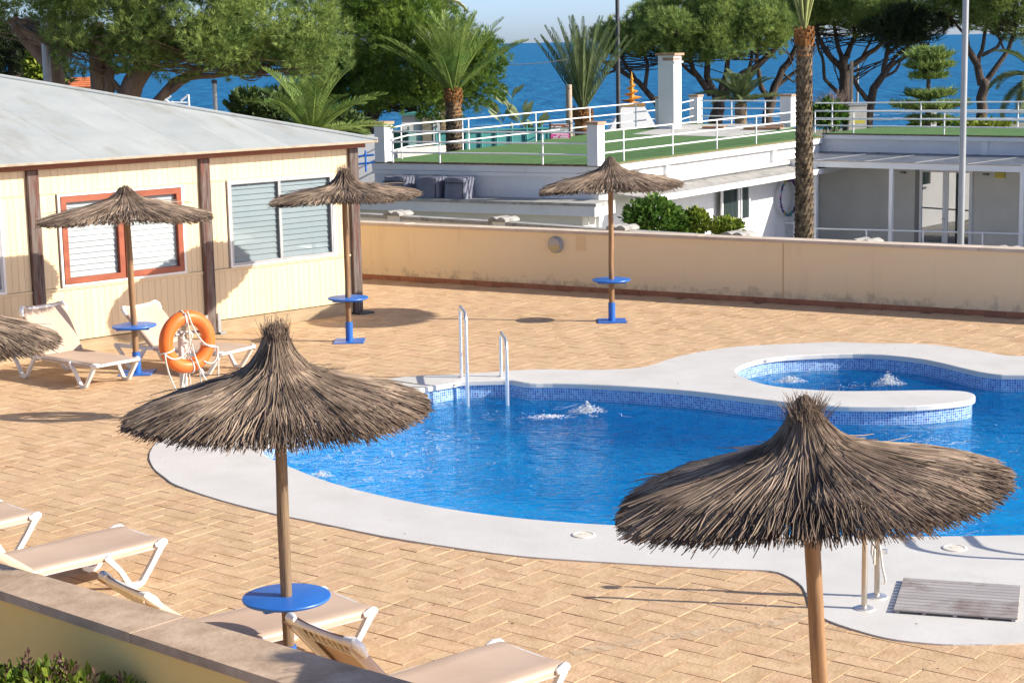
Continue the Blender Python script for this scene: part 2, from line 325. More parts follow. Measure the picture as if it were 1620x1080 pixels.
# ------------------------------------------------------------------ mesh building
class MB:
    def __init__(s): s.v, s.f, s.uv = [], [], {}
    def add(s, vs, fs):
        n = len(s.v); s.v += [tuple(p) for p in vs]; s.f += [tuple(i + n for i in f) for f in fs]; return s
    def box(s, c, size, M=None, bev=0.0):
        hx, hy, hz = size[0] / 2, size[1] / 2, size[2] / 2
        if bev <= 0:
            p = [Vector((x * hx, y * hy, z * hz)) for z in (-1, 1) for x, y in ((-1, -1), (1, -1), (1, 1), (-1, 1))]
            fs = [(0, 3, 2, 1), (4, 5, 6, 7), (0, 1, 5, 4), (1, 2, 6, 5), (2, 3, 7, 6), (3, 0, 4, 7)]
        else:
            q = [(-hx + bev, -hy), (hx - bev, -hy), (hx, -hy + bev), (hx, hy - bev), (hx - bev, hy), (-hx + bev, hy), (-hx, hy - bev), (-hx, -hy + bev)]
            k = bev
            q2 = [(max(-hx + k, min(hx - k, x)), max(-hy + k, min(hy - k, y))) for x, y in q]
            p = [Vector((x, y, -hz)) for x, y in q] + [Vector((x, y, hz - bev)) for x, y in q] + [Vector((x, y, hz)) for x, y in q2]
            fs = [tuple(range(7, -1, -1))] + [(i, (i + 1) % 8, 8 + (i + 1) % 8, 8 + i) for i in range(8)]
            fs += [(8 + i, 8 + (i + 1) % 8, 16 + (i + 1) % 8, 16 + i) for i in range(8)] + [(16, 18, 20, 22)]
            p2 = [p[i] for i in range(16)] + [Vector((x, y, hz)) for x, y in ((-hx + k, -hy + k), (hx - k, -hy + k), (hx - k, hy - k), (-hx + k, hy - k))]
            fs = [tuple(range(7, -1, -1))] + [(i, (i + 1) % 8, 8 + (i + 1) % 8, 8 + i) for i in range(8)]
            fs += [(8, 9, 17, 16), (10, 11, 18, 17), (12, 13, 19, 18), (14, 15, 16, 19), (9, 10, 17), (11, 12, 18), (13, 14, 19), (15, 8, 16), (16, 17, 18, 19)]
            p = p2
        c = Vector(c)
        s.add([(M @ q if M else q) + c for q in p], fs); return s
    def beam(s, a, b, wd, ht, up=(0, 0, 1), bev=0.0):
        """rectangular bar from a to b"""
        a, b = Vector(a), Vector(b); d = b - a; l = d.length; x = d.normalized(); y = Vector(up).cross(x)
        if y.length < 1e-5: y = Vector((0, 1, 0)).cross(x)
        y.normalize(); z = x.cross(y)
        return s.box((a + b) / 2, (l, wd, ht), Matrix((x, y, z)).transposed(), bev)
    def tube(s, pts, rad, n=8, caps=True, closed=False):
        pts = [Vector(p) for p in pts]; m = len(pts)
        if not hasattr(rad, '__len__'): rad = [rad] * m
        base = len(s.v); prev = None
        for i, p in enumerate(pts):
            if closed: d = pts[(i + 1) % m] - pts[i - 1]
            else: d = pts[min(i + 1, m - 1)] - pts[max(i - 1, 0)]
            d.normalize()
            if prev is None:
                u = d.cross(Vector((0, 0, 1)))
                if u.length < 0.05: u = d.cross(Vector((1, 0, 0)))
            else:
                u = prev - d * prev.dot(d)
            u.normalize(); prev = u; v = d.cross(u)
            for k in range(n):
                a = 2 * PI * k / n
                s.v.append(tuple(p + (u * math.cos(a) + v * math.sin(a)) * rad[i]))
        for i in range(m if closed else m - 1):
            j = (i + 1) % m
            for k in range(n):
                s.f.append((base + i * n + k, base + i * n + (k + 1) % n, base + j * n + (k + 1) % n, base + j * n + k))
        if caps and not closed:
            s.f.append(tuple(base + k for k in range(n - 1, -1, -1))); s.f.append(tuple(base + (m - 1) * n + k for k in range(n)))
        return s
    def lathe(s, prof, n=24, c=(0, 0, 0), M=None):
        base = len(s.v); c = Vector(c)
        for r, z in prof:
            for k in range(n):
                a = 2 * PI * k / n; p = Vector((r * math.cos(a), r * math.sin(a), z))
                s.v.append(tuple((M @ p if M else p) + c))
        for i in range(len(prof) - 1):
            for k in range(n):
                s.f.append((base + i * n + k, base + i * n + (k + 1) % n, base + (i + 1) * n + (k + 1) % n, base + (i + 1) * n + k))
        s.f.append(tuple(base + k for k in range(n - 1, -1, -1))); m = len(prof) - 1
        s.f.append(tuple(base + m * n + k for k in range(n)))
        return s
    def prism(s, poly, z0, z1):
        n = len(poly)
        a = sum(poly[i][0] * poly[(i + 1) % n][1] - poly[(i + 1) % n][0] * poly[i][1] for i in range(n))
        if a < 0: poly = poly[::-1]
        s.add([(p[0], p[1], z0) for p in poly] + [(p[0], p[1], z1) for p in poly],
              [tuple(range(n - 1, -1, -1)), tuple(range(n, 2 * n))] + [(i, (i + 1) % n, n + (i + 1) % n, n + i) for i in range(n)])
        return s
    def quad(s, a, b, c, d): return s.add([a, b, c, d], [(0, 1, 2, 3)])
    def xform(s, M): s.v = [tuple(M @ Vector(p)) for p in s.v]; return s
    def mesh(s, name, m, smooth=0.0):
        me = bpy.data.meshes.new(name); me.from_pydata(s.v, [], s.f); me.materials.append(m)
        if smooth:
            me.polygons.foreach_set('use_smooth', [True] * len(me.polygons)); me.set_sharp_from_angle(angle=math.radians(smooth))
        me.update(); return me

def wloc(o):
    p = Vector((0, 0, 0))
    while o is not None: p += o.location; o = o.parent
    return p
def link(name, me, parent=None, loc=None):
    o = bpy.data.objects.new(name, me); COL.objects.link(o)
    if parent is not None: o.parent = parent
    if loc is not None: o.location = loc
    return o
def part(mb, name, m, parent=None, world=False, smooth=0.0):
    """one mesh object; world=True: the coordinates are the place's own, parent only moved, never turned"""
    if world and parent is not None:
        w0 = wloc(parent); mb.v = [(p[0] - w0.x, p[1] - w0.y, p[2] - w0.z) for p in mb.v]
    return link(name, mb.mesh(name, m, smooth), parent)
def tag(o, label=None, cat=None, group=None, kind=None):
    if label: o['label'] = label
    if cat: o['category'] = cat
    if group: o['group'] = group
    if kind: o['kind'] = kind
    elif cat: o['kind'] = 'thing'
    return o
def thing(name, label, cat, loc=(0, 0, 0), rz=0.0, group=None):
    o = bpy.data.objects.new(name, None); COL.objects.link(o); o.location = loc; o.rotation_euler = (0, 0, rz); o.empty_display_size = 0.2
    return tag(o, label, cat, group)
def copy_tree(o, parent=None):
    c = o.copy(); COL.objects.link(c); c.parent = parent
    for ch in list(o.children): copy_tree(ch, c)
    return c
def np_mesh(name, verts, faces, m, parent=None):
    """verts (n,3), faces (k,3) as arrays"""
    me = bpy.data.meshes.new(name); k = len(faces)
    me.vertices.add(len(verts)); me.vertices.foreach_set('co', np.ascontiguousarray(verts, dtype=np.float32).ravel())
    me.loops.add(k * 3); me.loops.foreach_set('vertex_index', np.ascontiguousarray(faces, dtype=np.int32).ravel())
    me.polygons.add(k); me.polygons.foreach_set('loop_start', np.arange(0, k * 3, 3, dtype=np.int32))
    me.update(calc_edges=True); me.validate(); me.materials.append(m)
    return link(name, me, parent)
def inpoly(p, poly):
    x, y = p[0], p[1]; c = False; n = len(poly); j = n - 1
    for i in range(n):
        if (poly[i][1] > y) != (poly[j][1] > y) and x < (poly[j][0] - poly[i][0]) * (y - poly[i][1]) / (poly[j][1] - poly[i][1]) + poly[i][0]: c = not c
        j = i
    return c
def sheet(outer, hole, z, mb=None):
    """flat filled outline, with or without a hole"""
    mb = mb or MB(); vs = [Vector((p[0], p[1])) for p in outer]; n = len(vs); ed = [(i, (i + 1) % n) for i in range(n)]
    if hole:
        k = len(hole); vs += [Vector((p[0], p[1])) for p in hole]; ed += [(n + i, n + (i + 1) % k) for i in range(k)]
    V, E, Fc = delaunay_2d_cdt(vs, ed, [], 0, 1e-5)[:3]
    fs = []
    for f in Fc:
        c = sum((V[i] for i in f), Vector((0, 0))) / len(f)
        if inpoly(c, outer) and not (hole and inpoly(c, hole)): fs.append(tuple(f))
    return mb.add([(p.x, p.y, z) for p in V], fs)
def smooth_loop(pts, n=4):
    out = []; m = len(pts)
    for i in range(m):
        p0, p1, p2, p3 = pts[i - 1], pts[i], pts[(i + 1) % m], pts[(i + 2) % m]
        for k in range(n):
            t = k / n
            out.append(tuple(0.5 * ((2 * p1[j]) + (-p0[j] + p2[j]) * t + (2 * p0[j] - 5 * p1[j] + 4 * p2[j] - p3[j]) * t * t + (-p0[j] + 3 * p1[j] - 3 * p2[j] + p3[j]) * t ** 3) for j in (0, 1)))
    return out
def offset_loop(pts, d):
    """move a closed loop sideways by d (positive = to the left of its direction)"""
    m = len(pts); out = []
    for i in range(m):
        a, b = Vector(pts[i - 1][:2]), Vector(pts[(i + 1) % m][:2]); t = (b - a).normalized()
        out.append((pts[i][0] - t.y * d, pts[i][1] + t.x * d))
    return out
def area(p): return 0.5 * sum(p[i][0] * p[(i + 1) % len(p)][1] - p[(i + 1) % len(p)][0] * p[i][1] for i in range(len(p)))

# ================================================================== THE SETTING
def pj(p):
    x, y, z = p[0], p[1], p[2] - CH
    f = y * cp - z * sp; d = -(z * cp + y * sp)
    if f < 0.2: return (-9999, -9999)
    a, b = x * F_PX / f, d * F_PX / f
    return CX + a * cr + b * sr, CY - a * sr + b * cr

# ground around and beyond, dropping to the shore
gm = MB()
ys = [-30, 20, 60, 110, 150, 200, 230, 300]; zs = [-2.1, -2.1, -2.15, -2.6, -4.2, -5.7, -6.6, -9.0]
xs = [-260, -120, -60, -25, 0, 25, 60, 120, 260]
gm.add([(x, y, z + (0.25 * math.sin(x * 0.13 + y * 0.07) if 70 < y < 210 else 0)) for y, z in zip(ys, zs) for x in xs],
       [(j * 9 + i, j * 9 + i + 1, (j + 1) * 9 + i + 1, (j + 1) * 9 + i) for j in range(7) for i in range(8)])
tag(part(gm, 'ground', GROUND), kind='structure')
sm = MB(); yy = [190, 240, 320, 500, 900, 2000, 6000, 40000]
sm.add([(x * max(1, y / 500), y, -6.0) for y in yy for x in (-500, -200, 0, 200, 500)],
       [(j * 5 + i, j * 5 + i + 1, (j + 1) * 5 + i + 1, (j + 1) * 5 + i) for j in range(7) for i in range(4)])
tag(part(sm, 'sea', SEA), kind='structure')
# surf near the shore: thin uneven ribbons of foam
sf = MB(); rs = random.Random(3)
for k in range(60):
    x = rs.uniform(-20, 75); y = 222 + rs.choice((0, 7, 16)) + rs.uniform(-2, 2); l = rs.uniform(1.5, 7)
    n = 7; top = [(x + l * i / n, y + 0.6 * math.sin(i * 1.3 + k) + rs.uniform(0.15, 0.9), -5.93) for i in range(n + 1)]
    bot = [(x + l * i / n, y + 0.6 * math.sin(i * 1.3 + k) - rs.uniform(0.1, 0.5), -5.93) for i in range(n + 1)]
    sf.add(top + bot, [(i, i + 1, n + 2 + i, n + 1 + i) for i in range(n)])
for k in range(90):
    y = 260 + 1500 * rs.random() ** 2; x = rs.uniform(-0.25, 0.3) * y; l = rs.uniform(0.4, 1.4)
    sf.add([(x, y, -5.93), (x + l, y + 0.2, -5.93), (x + l * 0.8, y + 0.9, -5.93), (x + l * 0.1, y + 0.6, -5.93)], [(0, 1, 2, 3)])
tag(part(sf, 'surf', FOAM), 'thin white surf lines on the blue sea', kind='stuff')

# ---- pool outlines
zc = 0.012
def pts(l, z): return [tuple(gp(a, b, z)[:2]) for a, b in l]
inner = pts([(413, 716), (455, 737), (520, 762), (600, 783), (700, 803), (800, 817), (900, 826), (1000, 832), (1100, 839), (1250, 846), (1450, 848), (1620, 846)], zc)
inner += [(6.0, 15.1), (8.5, 15.7), (10.5, 17.6), (10.6, 20.0), (9.0, 21.8), (7.8, 22.3)]
inner += pts([(1620, 592), (1575, 591), (1538, 585), (1464, 568), (1390, 560), (1327, 559), (1242, 563), (1195, 570), (1168, 580), (1162, 587), (1172, 595), (1198, 605), (1242, 613),
              (1316, 618), (1390, 618), (1470, 617), (1515, 618), (1535, 621), (1541, 626), (1534, 632), (1501, 637), (1450, 641), (1390, 642), (1320, 641), (1253, 636), (1168, 626), (1090, 617), (1013, 611),
              (940, 607), (875, 605), (838, 605), (820, 602.5), (806, 600.5), (770, 601), (735, 602), (723, 603), (719.5, 604.5), (716, 605.2), (650, 617), (560, 643), (480, 672), (425, 698)], zc)
inner = smooth_loop(inner, 3)
outer = pts([(237, 716), (243, 739), (262, 755), (281, 767), (352, 791), (440, 813), (500, 825), (606, 847), (711, 864), (817, 878), (922, 886), (1070, 895), (1156, 899), (1219, 902), (1247, 911),
             (1268, 925), (1277, 943), (1284, 962), (1310, 980), (1367, 999), (1419, 1011), (1490, 1018), (1543, 1018), (1620, 1015)], zc)
outer += [(5.5, 12.6), (8.0, 13.0), (11.5, 14.0), (13.5, 17.5), (13.0, 21.5), (10.0, 24.6), (8.0, 24.9)]
outer += pts([(1620, 563), (1538, 553), (1464, 544), (1390, 543), (1316, 541), (1242, 544), (1168, 548), (1110, 556), (1068, 565), (1031, 577), (994, 583), (920, 585), (846, 584), (735, 591), (661, 594),
              (591, 602), (500, 616), (400, 636), (310, 662), (260, 688)], zc)
outer = smooth_loop(outer, 3)
if area(inner) < 0: inner.reverse()
if area(outer) < 0: outer.reverse()

# ---- pavement: joint bed, and pavers in herringbone
zdeck = -0.010
WA, WB = Vector((-2.83, 33.59)), Vector((7.83, 27.21)); wd = (WB - WA).normalized(); wn_ = Vector((wd.y, -wd.x))   # wn_ points to the camera side
def wallpt(s, off=0): return WA + wd * s + wn_ * off
deck_out = [tuple(wallpt(-22)), (-26, 30), (-26, -4), (26, -4), tuple(wallpt(30))]
pav = part(sheet(deck_out, offset_loop(inner, -0.1), zdeck), 'pavement', MORTAR); tag(pav, 'ochre stamped paving laid in a herringbone of buff blocks round the pool', kind='structure')
pavB = MB().prism(deck_out, -2.1, -1.6); tag(part(pavB, 'deck_base', CONC, None), kind='structure')
BL, BW = 0.40, 0.20
ang = math.radians(51.5); ca, sa = math.cos(ang), math.sin(ang)
rp_ = random.Random(11)
def paver_mesh(i, half=False):
    mb = MB(); hx, hy = (BW if half else BL) / 2 - 0.0022, BW / 2 - 0.0022; b = 0.001 + 0.0035 * rp_.random() ** 2
    jit = [(rp_.uniform(-.005, .003) , rp_.uniform(-.004, .003)) for _ in range(4)]
    co = [(-1, -1), (1, -1), (1, 1), (-1, 1)]
    lo_ = [(x * hx, y * hy, -0.010) for x, y in co]; mi = [(x * (hx - b * 0.35), y * (hy - b * 0.35), -0.0035) for x, y in co]
    hi_ = [(x * (hx - b) + j[0], y * (hy - b) + j[1], 0.0) for (x, y), j in zip(co, jit)]
    f = [(8, 9, 10, 11)]
    for k in range(4):
        n = (k + 1) % 4; f += [(k, n, 4 + n, 4 + k), (4 + k, 4 + n, 8 + n, 8 + k)]
    mb.add(lo_ + mi + hi_, f); return mb
pmb = [paver_mesh(i) for i in range(16)] + [paver_mesh(i, True) for i in range(8)]
pmesh = [m.mesh('paver', PAVE) for m in pmb]
cope_in = offset_loop(outer, 0.35)
cells = []
for i in range(-110, 190):
    for j in range(-110, 190):
        k = (i - j) % 4
        if k == 0: c = ((i + 1) * BW, (j + 0.5) * BW); v = 0
        elif k == 3: c = ((i + 0.5) * BW, (j + 1) * BW); v = 1
        else: continue
        x, y = c[0] * ca - c[1] * sa, c[0] * sa + c[1] * ca
        if y < 6.5 or y > 36: continue
        px, py = pj((x, y, 0))
        if not (-420 < px < 2700 and py < 1750): continue
        if (Vector((x, y)) - WA).dot(wn_) < 0.02: continue
        if inpoly((x, y), cope_in): continue
        if rp_.random() < .17:                                     # some blocks are made of two half blocks
            a_ = ang + (PI / 2 if v else 0)
            for s_ in (-1, 1):
                x2, y2 = x + s_ * BW / 2 * math.cos(a_), y + s_ * BW / 2 * math.sin(a_)
                cells.append((x2, y2, a_, -20 < px < 1640 and py < 1085, px, py, True))
        else: cells.append((x, y, ang + (PI / 2 if v else 0), -20 < px < 1640 and py < 1085, px, py, False))
LWB = [gp(0, 890, 1.05), gp(570, 1055, 1.05)]
def hidden(c):
    if c[5] > 905 + (c[4]) * 0.30 and c[4] < 620: return True
    return inpoly((c[0], c[1]), outer)
seen = sorted([c for c in cells if c[3] and not hidden(c)], key=lambda c: c[1])
near = set(id(c) for c in seen[:300])
rest = MB()
for c in cells:
    q = 16 + rp_.randrange(8) if c[6] else rp_.randrange(16); tilt = (rp_.uniform(-.009, .009), rp_.uniform(-.005, .005)); dz = -0.0035 * rp_.random() ** 2
    rz = c[2] + (PI if rp_.random() < .5 else 0) + rp_.uniform(-.004, .004)
    if id(c) in near:
        o = link('paver', pmesh[q], pav, (c[0], c[1], dz)); o.rotation_euler = (tilt[0], tilt[1], rz)
    else:
        M = Matrix.Translation((c[0], c[1], dz)) @ Matrix.Rotation(rz, 4, 'Z') @ Matrix.Rotation(tilt[0], 4, 'X')
        n = len(rest.v); rest.v += [tuple(M @ Vector(p)) for p in pmb[q].v]; rest.f += [tuple(a + n for a in f) for f in pmb[q].f]
tag(part(rest, 'paver_field', PAVE, pav), kind='stuff')
# a pale dried streak across the pavers
st = MB(); P0, P1 = gp(905, 1033), gp(1290, 972); n = 14; vs = []
for i in range(n + 1):
    t = i / n; p = P0.lerp(P1, t); q = (P1 - P0).normalized(); nn = Vector((-q.y, q.x, 0)); w_ = 0.05 + 0.03 * math.sin(t * 9) ** 2
    b_ = 0.03 * math.sin(t * 6.5)
    vs += [tuple(p + nn * (b_ + w_) + Vector((0, 0, .0035))), tuple(p + nn * (b_ - w_) + Vector((0, 0, .0035)))]
st.add(vs, [(2 * i, 2 * i + 1, 2 * i + 3, 2 * i + 2) for i in range(n)])
sm_k = mat('pale_streak', (0.68, 0.55, 0.39), (0.62, 0.48, 0.32), 9, 0.85)
def ragged(m, scale, lo, hi):
    t, b = m.node_tree, m.node_tree.nodes['Principled BSDF']; N, L = t.nodes, t.links
    tc = N.new('ShaderNodeTexCoord'); no = N.new('ShaderNodeTexNoise'); no.inputs['Scale'].default_value = scale; no.inputs['Detail'].default_value = 8; L.new(tc.outputs['Object'], no.inputs['Vector'])
    mr = N.new('ShaderNodeMapRange'); mr.inputs[1].default_value = lo; mr.inputs[2].default_value = hi; mr.inputs[4].default_value = .8; L.new(no.outputs[0], mr.inputs[0]); L.new(mr.outputs[0], b.inputs['Alpha'])
ragged(sm_k, 9.0, .40, .62)
part(st, 'pale_streak', sm_k, pav)

# ---- pool
pool = thing('swimming_pool', 'kidney shaped blue mosaic pool with a broad white coping and a round bay', 'swimming pool', (2, 18, 0))
ch_hole = inner
cpg = sheet(outer, inner, zc)
n = len(outer); base = len(cpg.v)
cpg.v += [(p[0], p[1], zc) for p in outer] + [(p[0], p[1], zdeck - .005) for p in outer]
cpg.f += [(base + (i + 1) % n, base + i, base + n + i, base + n + (i + 1) % n) for i in range(n)]
rings = [(inner, zc), (offset_loop(inner, 0.010), zc - 0.004), (offset_loop(inner, 0.016), zc - 0.014), (offset_loop(inner, 0.016), zc - 0.062), (offset_loop(inner, -0.03), zc - 0.066)]
n = len(inner); base = len(cpg.v)
for lp, z in rings: cpg.v += [(p[0], p[1], z) for p in lp]
for r in range(len(rings) - 1):
    cpg.f += [(base + r * n + (i + 1) % n, base + r * n + i, base + (r + 1) * n + i, base + (r + 1) * n + (i + 1) % n) for i in range(n)]
part(cpg, 'coping', COPE, pool, True)
wl = offset_loop(inner, -0.018); wm = MB(); L = 0; uvs = []
ln = [0.0]
for i in range(len(wl)): ln.append(ln[-1] + (Vector(wl[(i + 1) % len(wl)]) - Vector(wl[i])).length)
for i in range(len(wl)):
    a, b = wl[i], wl[(i + 1) % len(wl)]
    wm.add([(a[0], a[1], -.03), (b[0], b[1], -.03), (b[0], b[1], -1.5), (a[0], a[1], -1.5)], [(0, 3, 2, 1)])
    uvs += [(ln[i], 0.004), (ln[i], -1.5), (ln[i + 1], -1.5), (ln[i + 1], 0.004)]
wo = part(wm, 'mosaic_wall', MOSAIC, pool, True)
uvl = wo.data.uv_layers.new(name='UVMap'); uvl.data.foreach_set('uv', [c for u in uvs for c in u])
wo.data.polygons.foreach_set('use_smooth', [False] * len(wo.data.polygons))
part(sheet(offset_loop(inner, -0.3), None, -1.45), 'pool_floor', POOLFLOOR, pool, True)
tag(part(sheet(wl, None, -0.215), 'pool_water', WATER), 'rippled bright blue pool water', kind='structure')
# depth figure on the inner lip of the round bay
pa, pb = gp(1205, 571.5, 0.0), gp(1217, 569.5, 0.0)
cu = bpy.data.curves.new('depth_mark', 'FONT'); cu.body = '100'; cu.size = 0.062; cu.align_x = 'CENTER'; cu.align_y = 'CENTER'; cu.extrude = 0.001; cu.materials.append(PRINTBLUE)
def flat_text(cu):
    tmp = bpy.data.objects.new('tmp_text', cu); COL.objects.link(tmp); bpy.context.view_layer.update()
    me = bpy.data.meshes.new_from_object(tmp.evaluated_get(bpy.context.evaluated_depsgraph_get())); bpy.data.objects.remove(tmp); me.name = 'depth_mark'; return me
best = min(range(len(inner)), key=lambda i: (Vector(inner[i]) - gp(1211, 567.5, zc).xy).length)
lp = rings[2][0]; q0, q1 = Vector(lp[best - 1]), Vector(lp[(best + 1) % len(lp)]); tdir = (q0 - q1).normalized(); nrm = Vector((tdir.y, -tdir.x))
if nrm.dot(Vector((0, 0)) - q0) < 0: nrm = -nrm; tdir = -tdir
dm = link('depth_mark', flat_text(cu), pool); mid = Vector(lp[best])
xax = Vector((-nrm.y, nrm.x, 0))
Mx = Matrix((xax, Vector((0, 0, 1)), Vector((nrm.x, nrm.y, 0)))).transposed()
dm.rotation_euler = Mx.to_euler(); dm.location = Vector((mid.x + nrm.x * .003, mid.y + nrm.y * .003, zc - 0.036)) - wloc(pool)

def splash(name, label, p, r, h, n, seed, group):
    rs = random.Random(seed); mb = MB()
    for k in range(n):
        a = rs.uniform(0, 2 * PI); d = r * rs.random() ** 0.8; x, y = d * math.cos(a) * 1.3, d * math.sin(a) * .6
        z = h * max(0.02, 1 - d / r) ** .8 * rs.random() ** 1.1 * (1 + .7 * math.sin(a * 5 + seed) * rs.random()) * (1.35 if rs.random() < .1 else 1); s_ = rs.uniform(.003, .013) * (1.3 - d / r)
        M = Matrix.Rotation(rs.uniform(0, 3), 3, 'Z') @ Matrix.Rotation(rs.uniform(0, 3), 3, 'X')
        v = [M @ Vector(q) * s_ for q in ((2.0, 0, 0), (-1.5, .3, 0), (0, .7, .1), (0, -.7, 0), (0, .1, .6), (.1, 0, -.5))]
        mb.add([q + Vector((x, y, z)) for q in v], [(0, 2, 4), (2, 1, 4), (1, 3, 4), (3, 0, 4), (2, 0, 5), (1, 2, 5), (3, 1, 5), (0, 3, 5)])
    o = part(mb, name, FOAM); o.location = p; return tag(o, label, 'water splash', group, 'stuff')
zw = -0.21
splash('water_splash', 'white bubbling jet in the main pool near the ladder', gp(928, 652, zw), 0.208, 0.108, 800, 1, 'water jets')
splash('water_splash', 'low white churn between the ladder and the taller pool jet', gp(868, 660, zw), 0.272, 0.029, 426, 2, 'water jets')
splash('water_splash', 'white bubbling jet in the middle of the round bay', gp(1405, 608, zw), 0.192, 0.137, 800, 3, 'water jets')
splash('water_splash', 'white bubbling jet at the left rim of the round bay', gp(1250, 604, zw), 0.200, 0.072, 640, 4, 'water jets')
splash('water_splash', 'small splash against the near left edge of the pool', gp(508, 753, zw), 0.128, 0.050, 293, 5, 'water jets')
fo = MB(); rs = random.Random(9)
for cx_, cy_, rx, ry, nn in ((665, 705, 75, 28, 130), (560, 725, 90, 22, 120), (700, 690, 60, 18, 50), (800, 660, 60, 10, 50), (1470, 700, 60, 18, 60), (1350, 610, 70, 8, 50), (1560, 720, 60, 40, 40), (720, 740, 150, 40, 60)):
    for k in range(nn):
        p = gp(cx_ + rs.gauss(0, rx * .5), cy_ + rs.gauss(0, ry * .5), zw + .002)
        if not inpoly(p, wl): continue
        a = rs.uniform(0, PI); l, w_ = rs.uniform(.015, .07), rs.uniform(.002, .007); d = Vector((math.cos(a), math.sin(a), 0)); e = Vector((-d.y, d.x, 0))
        bend = rs.uniform(-.03, .03)
        fo.add([p - d * l, p + e * (bend + w_), p + d * l, p + e * (bend - w_)], [(0, 3, 2, 1)])
for k in range(46):                                                # drifting streaks of froth
    cx_, cy_, rx, ry = rs.choice(((672, 705, 50, 26), (560, 728, 70, 14), (1460, 705, 45, 14), (900, 655, 60, 8), (610, 745, 90, 18)))
    p = gp(cx_ + rs.gauss(0, rx * .6), cy_ + rs.gauss(0, ry * .6), zw + .003); a = rs.uniform(-.5, 2.2); d = Vector((math.cos(a), math.sin(a), 0)); e = Vector((-d.y, d.x, 0)); l = rs.uniform(.10, .42); n = 9; vs = []
    if not (inpoly(p, wl) and inpoly(p + d * l, wl)): continue
    f1, f2, w_ = rs.uniform(5, 14), rs.uniform(0, 6), rs.uniform(.004, .013)
    for i in range(n + 1):
        c_ = p + d * (l * i / n) + e * (.035 * math.sin(f1 * i / n + f2)); q_ = w_ * (.25 + abs(math.sin(i * 1.7 + f2))) * (1 if 0 < i < n else .2)
        vs += [tuple(c_ + e * q_), tuple(c_ - e * q_)]
    fo.add(vs, [(2 * i, 2 * i + 1, 2 * i + 3, 2 * i + 2) for i in range(n)])
tag(part(fo, 'foam', FOAM), 'scattered flecks of white foam on the pool water', kind='stuff')

def lid(px, py, label):
    mb = MB().lathe([(.105, zc), (.105, zc + .006), (.098, zc + .010), (.085, zc + .010), (.083, zc + .006), (.0, zc + .007)], 28)
    t = thing('skimmer_lid', label, 'skimmer lid', gp(px, py, 0), 0, 'skimmer lids in the coping')
    part(mb, 'cover', mat('lid_plastic', (0.70, 0.66, 0.57), None, rough=.5) if 'lid_plastic' not in MATS else MATS['lid_plastic'], t, smooth=40)
    part(MB().box((0, 0, zc + .011), (.06, .012, .006)), 'grip', MATS['lid_plastic'], t)
lid(923, 848, 'round cream skimmer lid in the coping left of the big right parasol')
lid(1510, 869, 'round cream skimmer lid in the coping behind the duckboard')

# ---- back wall
def boundary_wall():
    t = thing('boundary_wall', 'low yellow rendered wall with a stone cap at the far side of the pool terrace', 'wall', (WA.x, WA.y, 0))
    s0, s1, th, h = -6.0, 26.0, 0.26, 1.0
    part(MB().prism([tuple(wallpt(s0)), tuple(wallpt(s1)), tuple(wallpt(s1, -th)), tuple(wallpt(s0, -th))], -2.1, h), 'wall_body', WALLY, t, True)
    rs = random.Random(5); s = s0
    while s < s1:
        l = 1.18
        a = [tuple(wallpt(s + .003, .035)), tuple(wallpt(s + l - .003, .035)), tuple(wallpt(s + l - .003, -th - .035)), tuple(wallpt(s + .003, -th - .035))]
        part(MB().prism(a, h + .002, h + .055 + rs.uniform(-.003, .003)), 'cap_stone', CAPST, t, True); s += l
    s = s0
    while s < 15:
        l = 0.33
        a = [tuple(wallpt(s + .003, .014)), tuple(wallpt(s + l - .003, .014)), tuple(wallpt(s + l - .003, .001)), tuple(wallpt(s + .003, .001))]
        part(MB().prism(a, -.01, .085), 'skirting_tile', TERRA, t, True); s += l
    # joint line and a lighter repair patch in the render
    sj, _ = onplane(1238, 440, WA, wd)
    part(MB().prism([tuple(wallpt(sj, .003)), tuple(wallpt(sj + .02, .003)), tuple(wallpt(sj + .02, -.01)), tuple(wallpt(sj, -.01))], .09, h), 'joint_strip', mat('joint_render', (0.60, 0.40, 0.20), None), t, True)
    s2, z2 = onplane(919, 385, WA, wd)
    part(MB().prism([tuple(wallpt(s2 - .1, .004)), tuple(wallpt(s2 + .1, .004)), tuple(wallpt(s2 + .1, -.01)), tuple(wallpt(s2 - .1, -.01))], z2 - .13, z2 + .13), 'repair_patch', mat('patch_render', (0.78, 0.59, 0.34), None), t, True)
    sl, zl = onplane(880, 387, WA, wd)
    p = wallpt(sl); lt = thing('wall_light', 'round grey bulkhead light on the yellow back wall', 'wall light', (p.x, p.y, zl), math.atan2(wn_.x, -wn_.y))
    R = Matrix.Rotation(PI / 2, 3, 'X')
    part(MB().lathe([(.145, -.002), (.145, .05), (.135, .065), (.115, .07), (.0, .07)], 32, M=R), 'housing', GREYPOST, lt, smooth=40)
    mb = MB(); q = [(0.112 * math.cos(a), 0.112 * math.sin(a)) for a in [PI + PI * k / 16 for k in range(17)]]
    mb.add([(x, -.084, z) for x, z in q] + [(x, -.068, z) for x, z in q], [tuple(range(17))] + [(i, i + 1, 18 + i, 17 + i) for i in range(16)])
    part(mb, 'diffuser', LAMPGLASS, lt)
    mb = MB(); q = [(0.118 * math.cos(a), 0.118 * math.sin(a)) for a in [PI * k / 16 for k in range(17)]]
    mb.add([(x, -.092, z) for x, z in q] + [(x, -.068, z) for x, z in q], [tuple(range(17)), ] + [(i, i + 1, 18 + i, 17 + i) for i in range(16)] + [(0, 16, 33, 17)])
    part(mb, 'eyelid', GREYPOST, lt)
boundary_wall()

